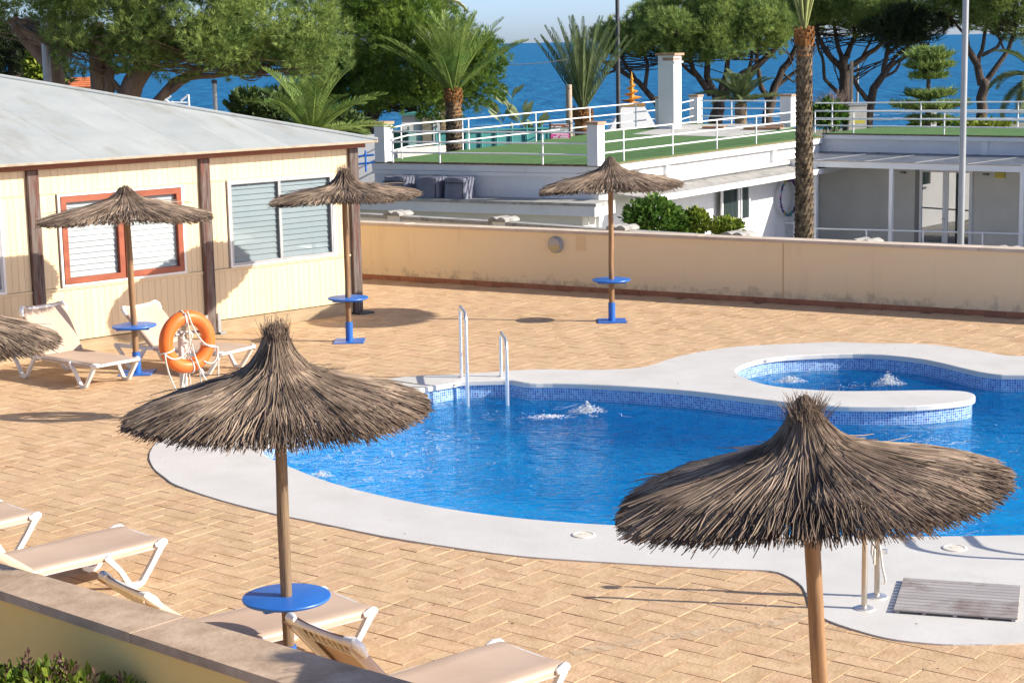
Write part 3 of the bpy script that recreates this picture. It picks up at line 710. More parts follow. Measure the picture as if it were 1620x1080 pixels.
# ---- near wall at the bottom left, with a bush in front
def garden_wall():
    B0, B1, F0, F1 = gp(0, 890, 1.05), gp(570, 1055, 1.05), gp(0, 934, 1.05), gp(422, 1071, 1.05)
    t = thing('garden_wall', 'near yellow wall with broad worn stone slabs on top at lower left', 'wall', (-2, 10, 0))
    bd, fd = (B1 - B0).normalized(), (F1 - F0).normalized()
    def bp_(s): return B0 + bd * s
    def fp_(s): return F0 + fd * s
    js = [-4.0, -2.4, -0.9] + [0] * 0
    # joints seen at (45,907)-(0,934) and (292,974)-(208,999)
    jb = [-3.5, -1.2, (gp(45, 907, 1.05) - B0).dot(bd), (gp(293, 974, 1.05) - B0).dot(bd), (gp(293, 974, 1.05) - B0).dot(bd) + 1.5, (gp(293, 974, 1.05) - B0).dot(bd) + 3.0, 7.0]
    jf = [-3.5, -1.2, (gp(-5, 932, 1.05) - F0).dot(fd), (gp(208, 1000, 1.05) - F0).dot(fd), (gp(208, 1000, 1.05) - F0).dot(fd) + 1.3, (gp(208, 1000, 1.05) - F0).dot(fd) + 2.7, 6.6]
    for i in range(len(jb) - 1):
        q = [bp_(jb[i] + .003), bp_(jb[i + 1] - .003), fp_(jf[i + 1] - .003), fp_(jf[i] + .003)]
        part(MB().prism([(p.x, p.y) for p in q], 0.99, 1.05 - .002 * (i % 2)), 'cap_slab', CAPST2, t, True)
    nb, nf = Vector((bd.y, -bd.x, 0)), Vector((fd.y, -fd.x, 0))
    q = [bp_(-3.5) + nb * .05, bp_(7) + nb * .05, fp_(6.6) - nf * .04, fp_(-3.5) - nf * .04]
    part(MB().prism([(p.x, p.y) for p in q], -.3, 0.988), 'wall_body', WALLN, t, True)
CAPST2 = mat('cap_slab_worn', (0.33, 0.235, 0.16), (0.52, 0.39, 0.285), 3.4, 0.8, 0.004, 26, rnd=0.05, spec=0.2,
             dirt=((0.60, 0.51, 0.42), 1.6, 0.56, 0.74, (1, 1, 1)))
WALLN = mat('near_yellow_render', (0.88, 0.60, 0.21), (0.90, 0.64, 0.26), 0.9, 0.85, 0.003, 30, spec=0.15, dirt=((0.50, 0.35, 0.15), 1.3, 0.62, 0.8, (1, 1, 1)))
garden_wall()
gs = MB(); gs.prism([(-8, 4), (4, 4), (2.5, 7.0), (-1.45, 8.6), (-4.5, 11.6), (-8, 13)], -.012, -.006)
tag(part(gs, 'garden_bounce_ground', BOUNCE_GROUND), kind='structure')  # unseen ground before the near wall, made pale for its bounce light

# ================================================================== PAVILION (cream boarded building on the left)
def pavilion():
    C = Vector((-2.52, 29.13, 0)); rz = math.atan2(.6816, .7317)
    t = thing('pavilion', 'cream timber clad pavilion with a low grey sheet roof and red brown posts', 'building', C, rz)
    X0 = -9.6; D = 10.0
    part(MB().box(((X0 + 0) / 2, .13, 1.34), (-X0, .16, 2.68)), 'wall', mat('board_gap', (0.52, 0.39, 0.22), None), t)
    part(MB().box((-0.02, D / 2 + .2, 1.34), (.16, D - .3, 2.68)).box((-14, D / 2 + .2, 1.34), (.16, D - .3, 2.68)).box((-7, D, 1.34), (14, .16, 2.68)).box(((X0 - 14) / 2, .13, 1.34), (14 + X0, .16, 2.68)), 'side_wall', CREAM, t)
    rs = random.Random(2); bw = 0.108
    def boards(x0, x1, z0, z1, m):
        n = max(1, round((x1 - x0) / bw)); w_ = (x1 - x0) / n
        for k in range(n):
            x = x0 + (k + .5) * w_
            part(MB().box((x, .02 + rs.uniform(-.0015, .0015), (z0 + z1) / 2), (w_ - .004, .045, z1 - z0)), 'cladding_board', m, t)
    posts = [-8.53, -5.685, -2.84, 0.0]
    for a, b in zip(posts[:-1], posts[1:]):
        xa, xb = a + .092, b - .092
        vis = max(xa, -6.9)
        if vis >= xb: continue
        boards(vis, xb, .205, .94, LOWERBOARD); boards(vis, xb, 2.33, 2.675, CREAM)
    for a, b in ((-6.17, -5.78), (-5.59, -5.33), (-3.21, -2.935), (-2.745, -2.455), (-.40, -.092)):
        boards(a, b, .985, 2.315, CREAM)
    part(MB().box((-9.08, .02, 1.645), (.96, .05, 1.33)).box((-8.25, .02, .57), (2.7, .05, .74)).box((-8.25, .02, 2.503), (2.7, .05, .345)), 'wall_panel', CREAM, t)
    for a, b in ((-6.9, -5.78), (-5.59, -2.935), (-2.745, -.092)):
        part(MB().box(((a + b) / 2, .012, .962), (b - a, .066, .034)), 'sill_rail', CREAM, t)
        part(MB().box(((a + b) / 2, .014, 2.322), (b - a, .05, .008)), 'joint_bead', CREAM, t)
    for a, b in ((-9.6, -8.62), (-8.44, -5.78), (-5.59, -2.935), (-2.745, -.092)):
        part(MB().box(((a + b) / 2, .02, .095), (b - a, .07, .19)), 'plinth_board', PLINTH, t)
    for x in posts:
        p = part(MB().box((x, .03, 1.345), (.182, .18, 2.67), bev=.012), 'post', WOODRED, t)
    for x in (-2.93, -2.76):
        part(MB().box((x + .03 * (1 if x > -2.8 else -1), -.075, .16), (.05, .025, .32)).box((x + .06 * (1 if x > -2.8 else -1), -.10, .02), (.10, .08, .03)), 'post_bracket', GREYPOST, t)
    part(MB().box((.03, -.12, .015), (.3, .22, .03)), 'post_shoe', DARKMET, t)
    part(MB().box((X0 / 2 + .05, -.005, 2.732), (-X0 + .3, .2, .095)), 'eave_beam', BEAMRED, t)
    # roof: sheets running up the slope, cut along the hip
    sl = .262; R = 5.3
    def rz_(tt): return 2.80 + tt * sl
    x = .3; k = 0
    wd_ = 0.86
    while x > -9.8:
        x1, x0 = x, x - wd_
        t1, t0 = min(R, .3 - x1), min(R, .3 - x0); z = .0012 * (k % 2)
        v = [(x0, -.3, rz_(0) + z), (x1, -.3, rz_(0) + z)] + ([(x1, -.3 + t1, rz_(t1) + z)] if t1 > .01 else []) + [(x0, -.3 + t0, rz_(t0) + z)]
        mb = MB(); n = len(v); mb.add(v + [(p[0], p[1], p[2] - .025) for p in v], [tuple(range(n)), tuple(range(2 * n - 1, n - 1, -1))] + [(i, n + i, n + (i + 1) % n, (i + 1) % n) for i in range(n)])
        part(mb, 'roof_sheet', ROOFM, t)
        rb = MB()
        xx = x0; tt = min(R, .3 - xx) - .03
        rb.beam((xx, -.3, rz_(0) + .005), (xx, -.3 + tt, rz_(tt) + .005), .05, .004)
        x = x0; k += 1
    hi = rz_(R); yb = -.3 + R
    mb = MB(); mb.add([(.3, -.3, 2.80), (.3, yb + R, 2.80), (.3 - R, yb, hi), (-14.3, yb + R, 2.80), (-14.3 + R, yb, hi), (-14.3, -.3, 2.80), (-9.8 + .3 - .3, -.3, 2.80), (-9.8, yb, hi)],
                      [(0, 1, 2), (1, 3, 4, 2), (3, 5, 4)])
    part(mb, 'rear_roof', ROOFM, t)
    cap = MB().tube([(.3, -.3, 2.81), (.3 - R, yb, hi + .012)], .035, 8).tube([(.3 - R, yb, hi + .012), (-14.3 + R, yb, hi + .012)], .035, 8)
    part(cap, 'hip_cap', ROOFM, t)
    part(MB().box((X0 / 2 + .05, -.30, 2.782), (-X0 + .5, .03, .03)), 'eave_trim', BROWNT, t)
    part(MB().box((X0 / 2 + .05, -.17, 2.766), (-X0 + .3, .23, .012)), 'soffit', BROWNT, t)
    # windows
    def shutter(root, x0, x1, z0, z1, y):
        n = max(3, round((z1 - z0) / .083)); h = (z1 - z0) / n
        R_ = Matrix.Rotation(math.radians(-13), 3, 'X')
        me = MB().box((0, 0, 0), (x1 - x0, .010, h * .98), R_).mesh('slat', BLIND)
        for k in range(n): link('slat', me, root, ((x0 + x1) / 2, y, z0 + (k + .5) * h))
    def frame(root, name, x0, x1, z0, z1, w_, y, d, m):
        mb = MB().box(((x0 + x1) / 2, y, z1 - w_ / 2), (x1 - x0, d, w_)).box(((x0 + x1) / 2, y, z0 + w_ / 2), (x1 - x0, d, w_))
        mb.box((x0 + w_ / 2, y, (z0 + z1) / 2), (w_, d, z1 - z0 - 2 * w_)).box((x1 - w_ / 2, y, (z0 + z1) / 2), (w_, d, z1 - z0 - 2 * w_))
        return part(mb, name, m, root)
    w1 = part(MB().box((-4.27, .045, 1.65), (1.94, .012, 1.24)), 'window', BLIND, t); tag(w1, 'red framed two sash window with white shutters')
    frame(w1, 'outer_trim', -5.315, -3.235, .985, 2.315, .035, -.004, .07, WHITEPL)
    frame(w1, 'sash', -5.275, -4.285, 1.025, 2.275, .085, -.012, .075, FRAMERED); frame(w1, 'sash', -4.265, -3.275, 1.025, 2.275, .085, -.012, .075, FRAMERED)
    part(MB().box((-4.275, .0, 1.65), (.018, .06, 1.25)), 'mullion', DARKMET, w1)
    for a, b in ((-5.19, -4.37), (-4.18, -3.36)):
        shutter(w1, a, b, 1.11, 2.19, .028); part(MB().quad((a, .006, 1.11), (b, .006, 1.11), (b, .006, 2.19), (a, .006, 2.19)), 'pane', GLASSCL, w1)
    w2 = part(MB().box((-1.43, .05, 1.65), (1.96, .012, 1.26)), 'window', BLIND, t); tag(w2, 'wide sliding window with a grey frame and white shutters')
    frame(w2, 'outer_trim', -2.435, -.42, .985, 2.315, .03, -.004, .07, WHITEPL)
    frame(w2, 'sash', -2.40, -.455, 1.02, 2.28, .03, -.002, .06, GREYPOST)
    part(MB().box((-1.47, -.002, 1.65), (.05, .05, 1.2)), 'mullion', GREYPOST, w2)
    shutter(w2, -2.37, -.485, 1.05, 2.25, .034)
    for a, b in ((-2.37, -1.495), (-1.445, -.485)):
        part(MB().quad((a, .004, 1.05), (b, .004, 1.05), (b, .004, 2.25), (a, .004, 2.25)), 'pane', GLASSTI, w2)
    w3 = part(MB().box((-7.38, .045, 1.65), (2.3, .012, 1.24)), 'window', BLIND, t); tag(w3, 'window cut by the left edge of the view')
    frame(w3, 'outer_trim', -8.6, -6.18, .985, 2.315, .035, -.004, .07, WHITEPL); frame(w3, 'sash', -8.56, -6.215, 1.02, 2.28, .04, -.002, .06, GREYPOST)
    shutter(w3, -8.5, -6.26, 1.06, 2.24, .03)
    for a, b in ((-3.225, -3.205), (-.41, -.385)):
        part(MB().box(((a + b) / 2, -.012, 1.645), (b - a + .02, .03, 1.34)), 'edge_bead', CREAM, t)
pavilion()

# ================================================================== CLUBHOUSE (white, flat roof laid with green turf)
GZ = -2.1
def v2(p): return Vector((p[0], p[1]))
def rail_run(name, label, pts_, zs_rail, posts, zbase, r=.022, closed_ends=(), group='white pipe railings'):
    """pipe railing: rails at heights above the base line, posts given as fractions along the run"""
    P = [Vector(p) for p in pts_]
    t = thing(name, label, 'railing', P[0], 0, group)
    for h in zs_rail:
        part(MB().tube([p + Vector((0, 0, h)) for p in P], r, 8), 'rail', WHITEMET, t, True, smooth=50)
    seg = [(P[i + 1] - P[i]).length for i in range(len(P) - 1)]; tot = sum(seg)
    for f in posts:
        d = f * tot; i = 0
        while i < len(seg) - 1 and d > seg[i]: d -= seg[i]; i += 1
        p = P[i].lerp(P[i + 1], d / seg[i])
        part(MB().tube([p + Vector((0, 0, zbase)), p + Vector((0, 0, max(zs_rail)))], r, 8), 'post', WHITEMET, t, True, smooth=50)
    return t

def clubhouse():
    ZR, ZW = 1.3, 1.4
    A, B = v2(gp(588, 256, ZR)), v2(gp(950, 262, ZR))
    dirS = (v2(gp(1258, 222, ZR)) - B).normalized()                  # the sunlit side, running away from us
    w0, w1 = v2(gp(1289, 211, ZW)), v2(gp(1620, 216, ZW)); dw = (w1 - w0).normalized()
    # corner of the sunlit side and the wing front
    den = dirS.x * (-dw.y) + dw.x * dirS.y
    q = w0 - B; s_ = (q.x * (-dw.y) + dw.x * q.y) / den
    K = B + dirS * s_
    nb = Vector((-dw.y, dw.x))                                        # away from us, behind the wing front
    if nb.y < 0: nb = -nb
    W1 = K + dw * 15; W2 = W1 + nb * 4.3
    Fp, Ep, Gp, Lp = v2(gp(1252, 200, ZR)), v2(gp(1103, 195, ZR)), v2(gp(1030, 200, ZR)), v2(gp(640, 249, ZR))
    t = thing('clubhouse', 'white low clubhouse with green turf laid on its flat roof terrace', 'building', (2, 50, GZ))
    main = [A, B, K, Fp, Ep, Gp, Lp]
    def inset(poly, d):
        L_ = [tuple(p) for p in poly]
        return offset_loop(L_, d if area(L_) > 0 else -d)
    part(MB().prism([tuple(p) for p in main], ZR - .20, ZR - .012), 'roof_slab', WHITE, t, True)
    part(MB().prism(inset(main, .09), GZ - .3, ZR - .203), 'wall', WALLS, t, True)
    part(MB().prism(inset(main, .05), ZR - .02, ZR + .004), 'roof_turf', TURF, t, True)
    dk = MB()   # dark dirty edge of the turf along the near side
    e0, e1 = Vector((*A, 0)), Vector((*B, 0)); ed = (e1 - e0).normalized(); en = Vector((ed.y, -ed.x, 0))
    dk.beam(Vector((*A, ZR - .005)) + en * .01, Vector((*B, ZR - .005)) + en * .01, .07, .05)
    part(dk, 'roof_edge', mat('mossy_edge', (0.075, 0.065, 0.04), (0.19, 0.15, 0.085), 8, 0.95, 0.01, 20), t, True)
    dk = MB().beam(Vector((*B, ZR - .0)), Vector((*K, ZR - .0)), .10, .03)
    part(dk, 'turf_edge', mat('brown_edge', (0.20, 0.125, 0.05), (0.16, 0.20, 0.07), 5, 0.95, 0.01, 20), t, True)
    # grey concrete patch of the roof terrace and two planks on it
    cp = [gp(1000, 213, ZR), gp(1150, 217, ZR), gp(1252, 203, ZR), gp(1180, 196.5, ZR), gp(1070, 198, ZR)]
    part(MB().prism([(p.x, p.y) for p in cp], ZR + .002, ZR + .012), 'concrete_patch', CONCPALE, t, True)
    for a, b in ((1112, 1146), (1178, 1236), (1212, 1240)):
        yq = 201.5 if a == 1112 else (203 if a == 1178 else 199.5)
        p0, p1 = gp(a, yq, ZR + .06), gp(b, yq - .3, ZR + .06)
        o = part(MB().beam((0, 0, 0), p1 - p0, .5, .06), 'board', mat('rusty_board' + str(a), (0.25, 0.13, 0.07), (0.36, 0.22, 0.13), 6, 0.85)); o.location = p0
        tag(o, {1112: 'rusty brown board lying on the roof terrace by the tall chimney', 1178: 'larger rusty board lying on the roof concrete near the ramp railing', 1212: 'rusty board lying farthest back on the roof concrete'}[a], 'board', 'boards on the roof terrace')
    # mouldings on the near shaded face and on the sunlit side
    part(MB().beam(Vector((*A, ZR - .26)) - en * .04, Vector((*B, ZR - .26)) - en * .04, .05, .10), 'moulding', WHITE, t, True)
    part(MB().beam(Vector((*A, .62)) - en * .085 + ed * .2, Vector((*B, .62)) - en * .085 - ed * .1, .012, .40), 'mouldy_render', WALLW, t, True)
    sn = Vector((dirS.y, -dirS.x))                                     # outward, to the right
    def sp(s, off, z): p = B + dirS * s + sn * off; return Vector((p.x, p.y, z))
    LS = (K - B).length
    part(MB().beam(sp(-.0, -.05, ZR - .22), sp(LS, -.05, ZR - .22), .06, .03), 'moulding', DARKGREY, t, True)
    for px_ in (1058, 1226):
        s, z = onplane(px_, 262, B, dirS)
        part(MB().box((0, 0, 0), (.24, .10, .42), Matrix.Rotation(math.atan2(dirS.y, dirS.x), 3, 'Z')).xform(Matrix.Translation(sp(s, -.05, ZR - .445))), 'wall_pier', WHITE, t, True)
    zb = onplane(1075, 283, B, dirS)[1]
    part(MB().beam(sp(-.3, -.02, zb), sp(LS, -.02, zb), .16, .10), 'moulding', CONCPALE, t, True)
    # side canopy: sloping sheet over the sunlit side
    zc0, zc1 = zb - .10, zb - .20
    mb = MB()
    for z_ in (0, -.05):
        mb.v += [tuple(sp(.6, .0, zc0 + z_)), tuple(sp(LS - .2, .0, zc0 + z_)), tuple(sp(LS - .2, 1.0, zc1 + z_)), tuple(sp(.6, 1.0, zc1 + z_))]
    mb.f += [(0, 3, 2, 1), (4, 5, 6, 7), (0, 1, 5, 4), (1, 2, 6, 5), (2, 3, 7, 6), (3, 0, 4, 7)]
    part(mb, 'side_canopy', CONC, t, True)
    part(MB().beam(sp(.6, 1.03, zc1 - .04), sp(LS - .2, 1.03, zc1 - .04), .05, .15), 'canopy_fascia', WHITE, t, True)
    # windows of the sunlit side
    for i, (xa, xb, ya, yb) in enumerate(((1136, 1162, 292, 351), (1166, 1179, 290, 348))):
        s0, s1 = onplane(xa, 330, B, dirS)[0], onplane(xb, 330, B, dirS)[0]; z1 = zc1 - .22; z0 = onplane(xa, yb, B, dirS)[1]
        w_ = part(MB().beam(sp(s0, .095, (z0 + z1) / 2), sp(s1, .095, (z0 + z1) / 2), .03, z1 - z0), 'window', GLASSDK, t, True); 
        fr = MB()
        for z_ in (z0, z1): fr.beam(sp(s0, .12, z_), sp(s1, .12, z_), .05, .07)
        for s_ in (s0, s1): fr.beam(sp(s_, .12, z0), sp(s_, .12, z1), .05, .07, up=(dirS.x, dirS.y, 0))
        part(fr, 'window_frame', WHITEMET, w_, True)
    # ring of coloured mosaic pieces on the shaded wall
    s0, z0 = onplane(1243, 312, B, dirS); ra = abs(onplane(1256, 312, B, dirS)[0] - s0); rb_ = abs(onplane(1243, 284, B, dirS)[1] - z0); rs = random.Random(4)
    cols = [PRINTBLUE, mat('ring_green', (0.02, 0.22, 0.18), None), mat('ring_purple', (0.10, 0.03, 0.16), None), mat('ring_ochre', (0.40, 0.30, 0.08), None), mat('ring_teal', (0.03, 0.25, 0.35), None)]
    wr = thing('wall_ornament', 'oval ring of small coloured mosaic pieces on the white clubhouse wall', 'wall ornament', sp(s0, .1, z0))
    mb_ = {}
    for k in range(30):
        a = 2 * PI * k / 30; s = s0 + math.cos(a) * ra; z = z0 + math.sin(a) * rb_; m_ = rs.choice(cols); u_ = rs.uniform(.05, .11); v_ = rs.uniform(.05, .10)
        c_ = [sp(s - u_, .10, z - v_ * .3), sp(s + u_ * .4, .10, z - v_), sp(s + u_, .10, z + v_ * .5), sp(s - u_ * .2, .10, z + v_)]
        part(MB().quad(*c_).add([p + Vector((sn.x, sn.y, 0)) * .008 for p in c_], [(0, 1, 2, 3)]), 'mosaic_piece', m_, wr, True)
    # low ledge in front of the near face, with the covered units on it
    LZ = .46
    l0 = Vector((A.x, A.y, LZ)) + en * 1.0 - ed * 1.2; l1 = Vector((B.x, B.y, LZ)) + en * 1.0 + ed * .35
    ld = ed; ln_ = -en
    part(MB().prism([(p.x, p.y) for p in (l0, l1, l1 + ln_ * 1.08, l0 + ln_ * 1.08)], LZ - .07, LZ), 'ledge_top', CONC, t, True)
    part(MB().prism([(p.x, p.y) for p in (l0 + ln_ * .04, l1 + ln_ * .04 - ld * .05, l1 + ln_ * 1.08, l0 + ln_ * 1.08)], LZ - .32, LZ - .073), 'ledge_fascia', WALLS, t, True)
    part(MB().prism([(p.x, p.y) for p in (l0 + ln_ * .25, l1 + ln_ * .25 - ld * .5, l1 + ln_ * 1.08 - ld * .5, l0 + ln_ * 1.08)], GZ - .3, LZ - .325), 'ledge_wall', GREYWALL, t, True)
    jx = gp(816, 340, LZ); jj = (Vector((jx.x, jx.y, 0)) - Vector((l0.x, l0.y, 0))).dot(ld)
    part(MB().beam(l0 + ld * (jj + .2) + ln_ * .24 + Vector((0, 0, -.33)), l0 + ld * (jj + .2) + ln_ * .24 + Vector((0, 0, -2)), .03, .02, up=(ld.x, ld.y, 0)), 'downpipe', GREYWALL, t, True)
    for i, (xa, xb, lab) in enumerate(((603, 641, 'grey tarp covered unit on the ledge, half hidden by the thatch'), (656, 692, 'grey tarp covered unit in the middle of the ledge row'), (698, 735, 'grey tarp covered unit with a top strap at the right end of the row'))):
        o0 = Vector((A.x, A.y, LZ)) + en * .80; pa, pb = o0 + ed * onplane(xa, 300, o0, ed)[0], o0 + ed * onplane(xb, 300, o0, ed)[0]; h = .53; wd2 = (pb - pa).length; c = (pa + pb) / 2 - en * .34
        u_ = thing('covered_unit', lab, 'covered unit', (c.x, c.y, LZ), math.atan2(ld.y, ld.x), 'covered units on the ledge')
        mb = MB(); rs = random.Random(20 + i); n = 10; prof = []
        lay = [(0, 1.03), (.12, .99), (.3, .96), (.45, .95), (.52, .93), (h, .86)]
        for z, k in lay:
            for a in range(28):
                an = 2 * PI * a / 28; cx_, sx_ = math.cos(an), math.sin(an); e = 5.0
                r_ = (abs(cx_) ** e + abs(sx_) ** e) ** (-1 / e)
                fold = 1 + .025 * math.sin(an * 9 + i) * (1 - z / h * .6) + rs.uniform(-.01, .01)
                mb.v.append((cx_ * r_ * wd2 / 2 * k * fold, sx_ * r_ * .32 * k * fold, z + (.012 * math.sin(an * 4 + i) if z > .4 else 0)))
        for r in range(len(lay) - 1):
            for a in range(28): mb.f.append((r * 28 + a, r * 28 + (a + 1) % 28, (r + 1) * 28 + (a + 1) % 28, (r + 1) * 28 + a))
        mb.f.append(tuple((len(lay) - 1) * 28 + a for a in range(28)))
        part(mb, 'cover', COVER, u_, smooth=60)
        if i != 1: part(MB().box((0, -.325, .40), (wd2 * .93, .012, .022)), 'strap', STRAP, u_)
        part(MB().box((wd2 * .40, -.325, .25), (.02, .012, .46)), 'strap', STRAP, u_)
    # a withered plant and a hose on the ledge
    pw = gp(788, 306, LZ) + ln_ * .9
    pl = thing('ledge_plant', 'withered weed growing on the white ledge by the covered units', 'plant', pw); mb = MB(); rs = random.Random(8)
    for k in range(26):
        b_ = Vector((rs.uniform(-.06, .06), rs.uniform(-.04, .04), rs.uniform(.0, .38))); d = Vector((rs.uniform(-.10, .12), rs.uniform(-.08, .02), rs.uniform(.0, .14)))
        s_ = Vector((rs.uniform(-.03, .03), 0, rs.uniform(-.03, .03)))
        mb.add([b_, b_ + d * .5 + s_, b_ + d, b_ + d * .5 - s_], [(0, 1, 2, 3)])
    part(mb, 'leaves', SHRUB, pl); part(MB().tube([(0, 0, 0), (.03, 0, .2), (.10, -.02, .42)], .012, 5), 'stem', BARK, pl)
    hz = [gp(738, 303, LZ) + ln_ * .1, gp(752, 307, LZ) + ln_ * .3, gp(768, 306.5, LZ) + ln_ * .25, gp(785, 306, LZ) + ln_ * .4]
    ho = part(MB().tube([p + Vector((0, 0, .03)) for p in hz], .022, 6), 'hose', mat('green_hose', (0.10, 0.14, 0.08), None)); tag(ho, 'grey green hose lying on the ledge beside the covered units', 'hose')

    # ---- right wing
    part(MB().prism([tuple(p) for p in (K, W1, W2, K + nb * 4.3)], ZW - .16, ZW - .012), 'wing_roof_slab', WHITE, t, True)
    wf = [K + nb * .12 - dw * .5, W1 + nb * .12, W2 - nb * .1, K + nb * 4.2 + dw * .12]
    part(MB().prism([tuple(p) for p in wf], GZ - .3, ZW - .163), 'wing_wall', WALLS, t, True)
    part(MB().prism([tuple(p) for p in (K + nb * .06, W1 + nb * .06, W2, K + nb * 4.25)], ZW - .02, ZW + .004), 'wing_turf', TURF, t, True)
    part(MB().beam(Vector((*(K - nb * .01), ZW - .01)), Vector((*(W1 - nb * .01), ZW - .01)), .05, .04), 'wing_edge', MATS['mossy_edge'], t, True)
    wdz = Vector((dw.x, dw.y, 0)); nbz = Vector((nb.x, nb.y, 0))
    def wp(s, off, z): return Vector((K.x, K.y, z)) + wdz * s + nbz * off
    for px_ in (1556,):
        s, z = onplane(px_, 228, K, dw); part(MB().box((0, 0, 0), (.2, .06, .5), Matrix.Rotation(math.atan2(dw.y, dw.x), 3, 'Z')).xform(Matrix.Translation(wp(s, .09, ZW - .42))), 'wall_pier', WHITE, t, True)
    # the wall under the canopy is painted a warmer grey
    zt = onplane(1400, 242, K, dw)[1]
    part(MB().beam(wp(-.6, .11, (zt + GZ) / 2 - .0), wp(15, .11, (zt + GZ) / 2), .012, zt - GZ), 'lower_wall', GREYWALL, t, True)
    OFF = 2.3; zf = zt - .11
    mb = MB(); sL = -1.2
    pts8 = [wp(sL, .1, zt), wp(15, .1, zt), wp(15, -OFF, zf), wp(sL, -OFF, zf)]
    mb.v = [tuple(p) for p in pts8] + [tuple(p - Vector((0, 0, .05))) for p in pts8]; mb.f = [(0, 3, 2, 1), (4, 5, 6, 7), (0, 1, 5, 4), (1, 2, 6, 5), (2, 3, 7, 6), (3, 0, 4, 7)]
    part(mb, 'wing_canopy', GREYSHEET, t, True)
    for k in range(10):
        s = sL + .6 + k * 1.55
        part(MB().beam(wp(s + .9, .1, zt + .012), wp(s, -OFF, zf + .012), .03, .01), 'canopy_rib', GREYPOST, t, True)
    part(MB().beam(wp(sL, -OFF - .03, zf - .09), wp(15, -OFF - .03, zf - .09), .06, .17), 'canopy_beam', WHITE, t, True)
    part(MB().beam(wp(sL, -OFF - .045, zf + .005), wp(15, -OFF - .045, zf + .005), .05, .018), 'canopy_drip', BROWNT, t, True)
    kp = K + dw * 0 - nb * (OFF + .02)
    for px_ in (1290, 1410, 1617):
        s, z = onplane(px_, 320, kp, dw)
        part(MB().box((0, 0, 0), (.11, .11, zf - .17 - GZ), Matrix.Rotation(math.atan2(dw.y, dw.x), 3, 'Z')).xform(Matrix.Translation(wp(s, -OFF - .02, (zf - .17 + GZ) / 2))), 'canopy_post', WHITEMET, t, True)
    # double glazed door, in a shallow dark reveal
    kd = K + nb * .10
    sa_, za = onplane(1456, 270, kd, dw); sb, z2 = onplane(1540, 270, kd, dw); zd1 = onplane(1500, 268, kd, dw)[1]; zd0 = GZ + .02
    s0_, _ = onplane(1448, 300, kd, dw)
    part(MB().beam(wp(s0_, .09, (zd1 + zd0) / 2 + .05), wp(sa_, .09, (zd1 + zd0) / 2 + .05), .02, zd1 - zd0 + .1), 'door_reveal', mat('reveal_grey', (0.25, 0.245, 0.23), None), t, True)
    dr = part(MB().beam(wp(sa_, .085, (zd1 + zd0) / 2), wp(sb, .085, (zd1 + zd0) / 2), .02, zd1 - zd0), 'door', WHITEMET, t, True); tag(dr, 'white framed double glass door under the canopy')
    mid = (sa_ + sb) / 2
    for a, b in ((sa_ + .10, mid - .09), (mid + .09, sb - .10)):
        part(MB().beam(wp(a, .068, (zd1 + zd0) / 2 + .12), wp(b, .068, (zd1 + zd0) / 2 + .12), .012, zd1 - zd0 - .42), 'pane', GLASSMIR, dr, True)
    for s_ in (sa_ + .05, mid - .045, mid + .045, sb - .05):
        part(MB().beam(wp(s_, .062, zd0), wp(s_, .062, zd1), .04, .085, up=(dw.x, dw.y, 0)), 'stile', WHITEMET, dr, True)
    part(MB().beam(wp(mid - .10, .03, GZ + 1.05), wp(mid + .02, .03, GZ + 1.05), .02, .02), 'handle', GREYPOST, dr, True)
    for px_, lab in ((1429, 'small dark oval light on the wall left of the glass door'), (1560, 'small dark oval light on the wall right of the glass door')):
        s, z = onplane(px_, 273 if px_ < 1500 else 276, kd, dw); o = thing('wall_light', lab, 'wall light', wp(s, .07, z), math.atan2(dw.y, dw.x), 'oval wall lights under the canopy')
        part(MB().lathe([(.02, -.05), (.10, -.045), (.105, 0), (.08, .04), (.0, .045)], 16, M=Matrix.Scale(.5, 3, (0, 1, 0)) @ Matrix.Scale(.55, 3, (0, 0, 1))).xform(Matrix.Rotation(0, 4, 'X')), 'lamp_body', DARKMET, o)
        part(MB().box((0, -.05, -.008), (.15, .02, .02)), 'louvre', GREYPOST, o)
    s, z = onplane(1583, 277, kd, dw); o = thing('alarm_box', 'small yellow box sign high on the wall right of the glass door', 'alarm box', wp(s, .06, z), math.atan2(dw.y, dw.x))
    part(MB().box((0, 0, 0), (.26, .08, .16), bev=.01), 'housing', PRINTYEL, o); part(MB().box((0, -.045, .0), (.2, .012, .02)), 'band', BROWNT, o)
    # paving in front of the wing
    part(MB().prism([tuple(p) for p in (K - nb * 9 - dw * 3, W1 - nb * 9, W1 + nb * .1, K + nb * .1 - dw * 3)], GZ - .1, GZ + .01), 'terrace_floor', CONC, t, True)

    # ---- roof pillars, chimney
    def pillar(px_, py_, zb_, h, wd_, cap, a, lab=None):
        p = gp(px_, py_, zb_); R_ = Matrix.Rotation(a, 3, 'Z')
        o = thing('roof_pillar', lab, 'pillar', p, 0, 'white pillars of the roof terrace')
        part(MB().box((0, 0, h / 2), (wd_, wd_, h), R_), 'shaft', WALLS, o)
        part(MB().box((0, 0, h + .035), (wd_ * 1.22, wd_ * 1.22, .07), R_), 'cap', cap, o)
    aw = math.atan2(dw.y, dw.x)
    brickcap = mat('brick_cap', (0.36, 0.20, 0.115), (0.42, 0.29, 0.20), 5, 0.8)
    pillar(608, 256, ZR, .98, .34, brickcap, aw, 'white brick capped pillar at the left end of the roof terrace')
    pillar(943, 262, ZR, 1.0, .31, brickcap, aw, 'white pillar at the near corner of the roof terrace')
    pillar(1048, 203, ZR, 1.02, .36, brickcap, aw, 'white pillar standing against the tall chimney')
    pillar(1101, 195, ZR, .95, .34, brickcap, aw, 'white pillar right of the tall chimney')
    pillar(1247, 200, ZR, 1.02, .42, brickcap, aw, 'white pillar half hidden behind the tall palm trunk')
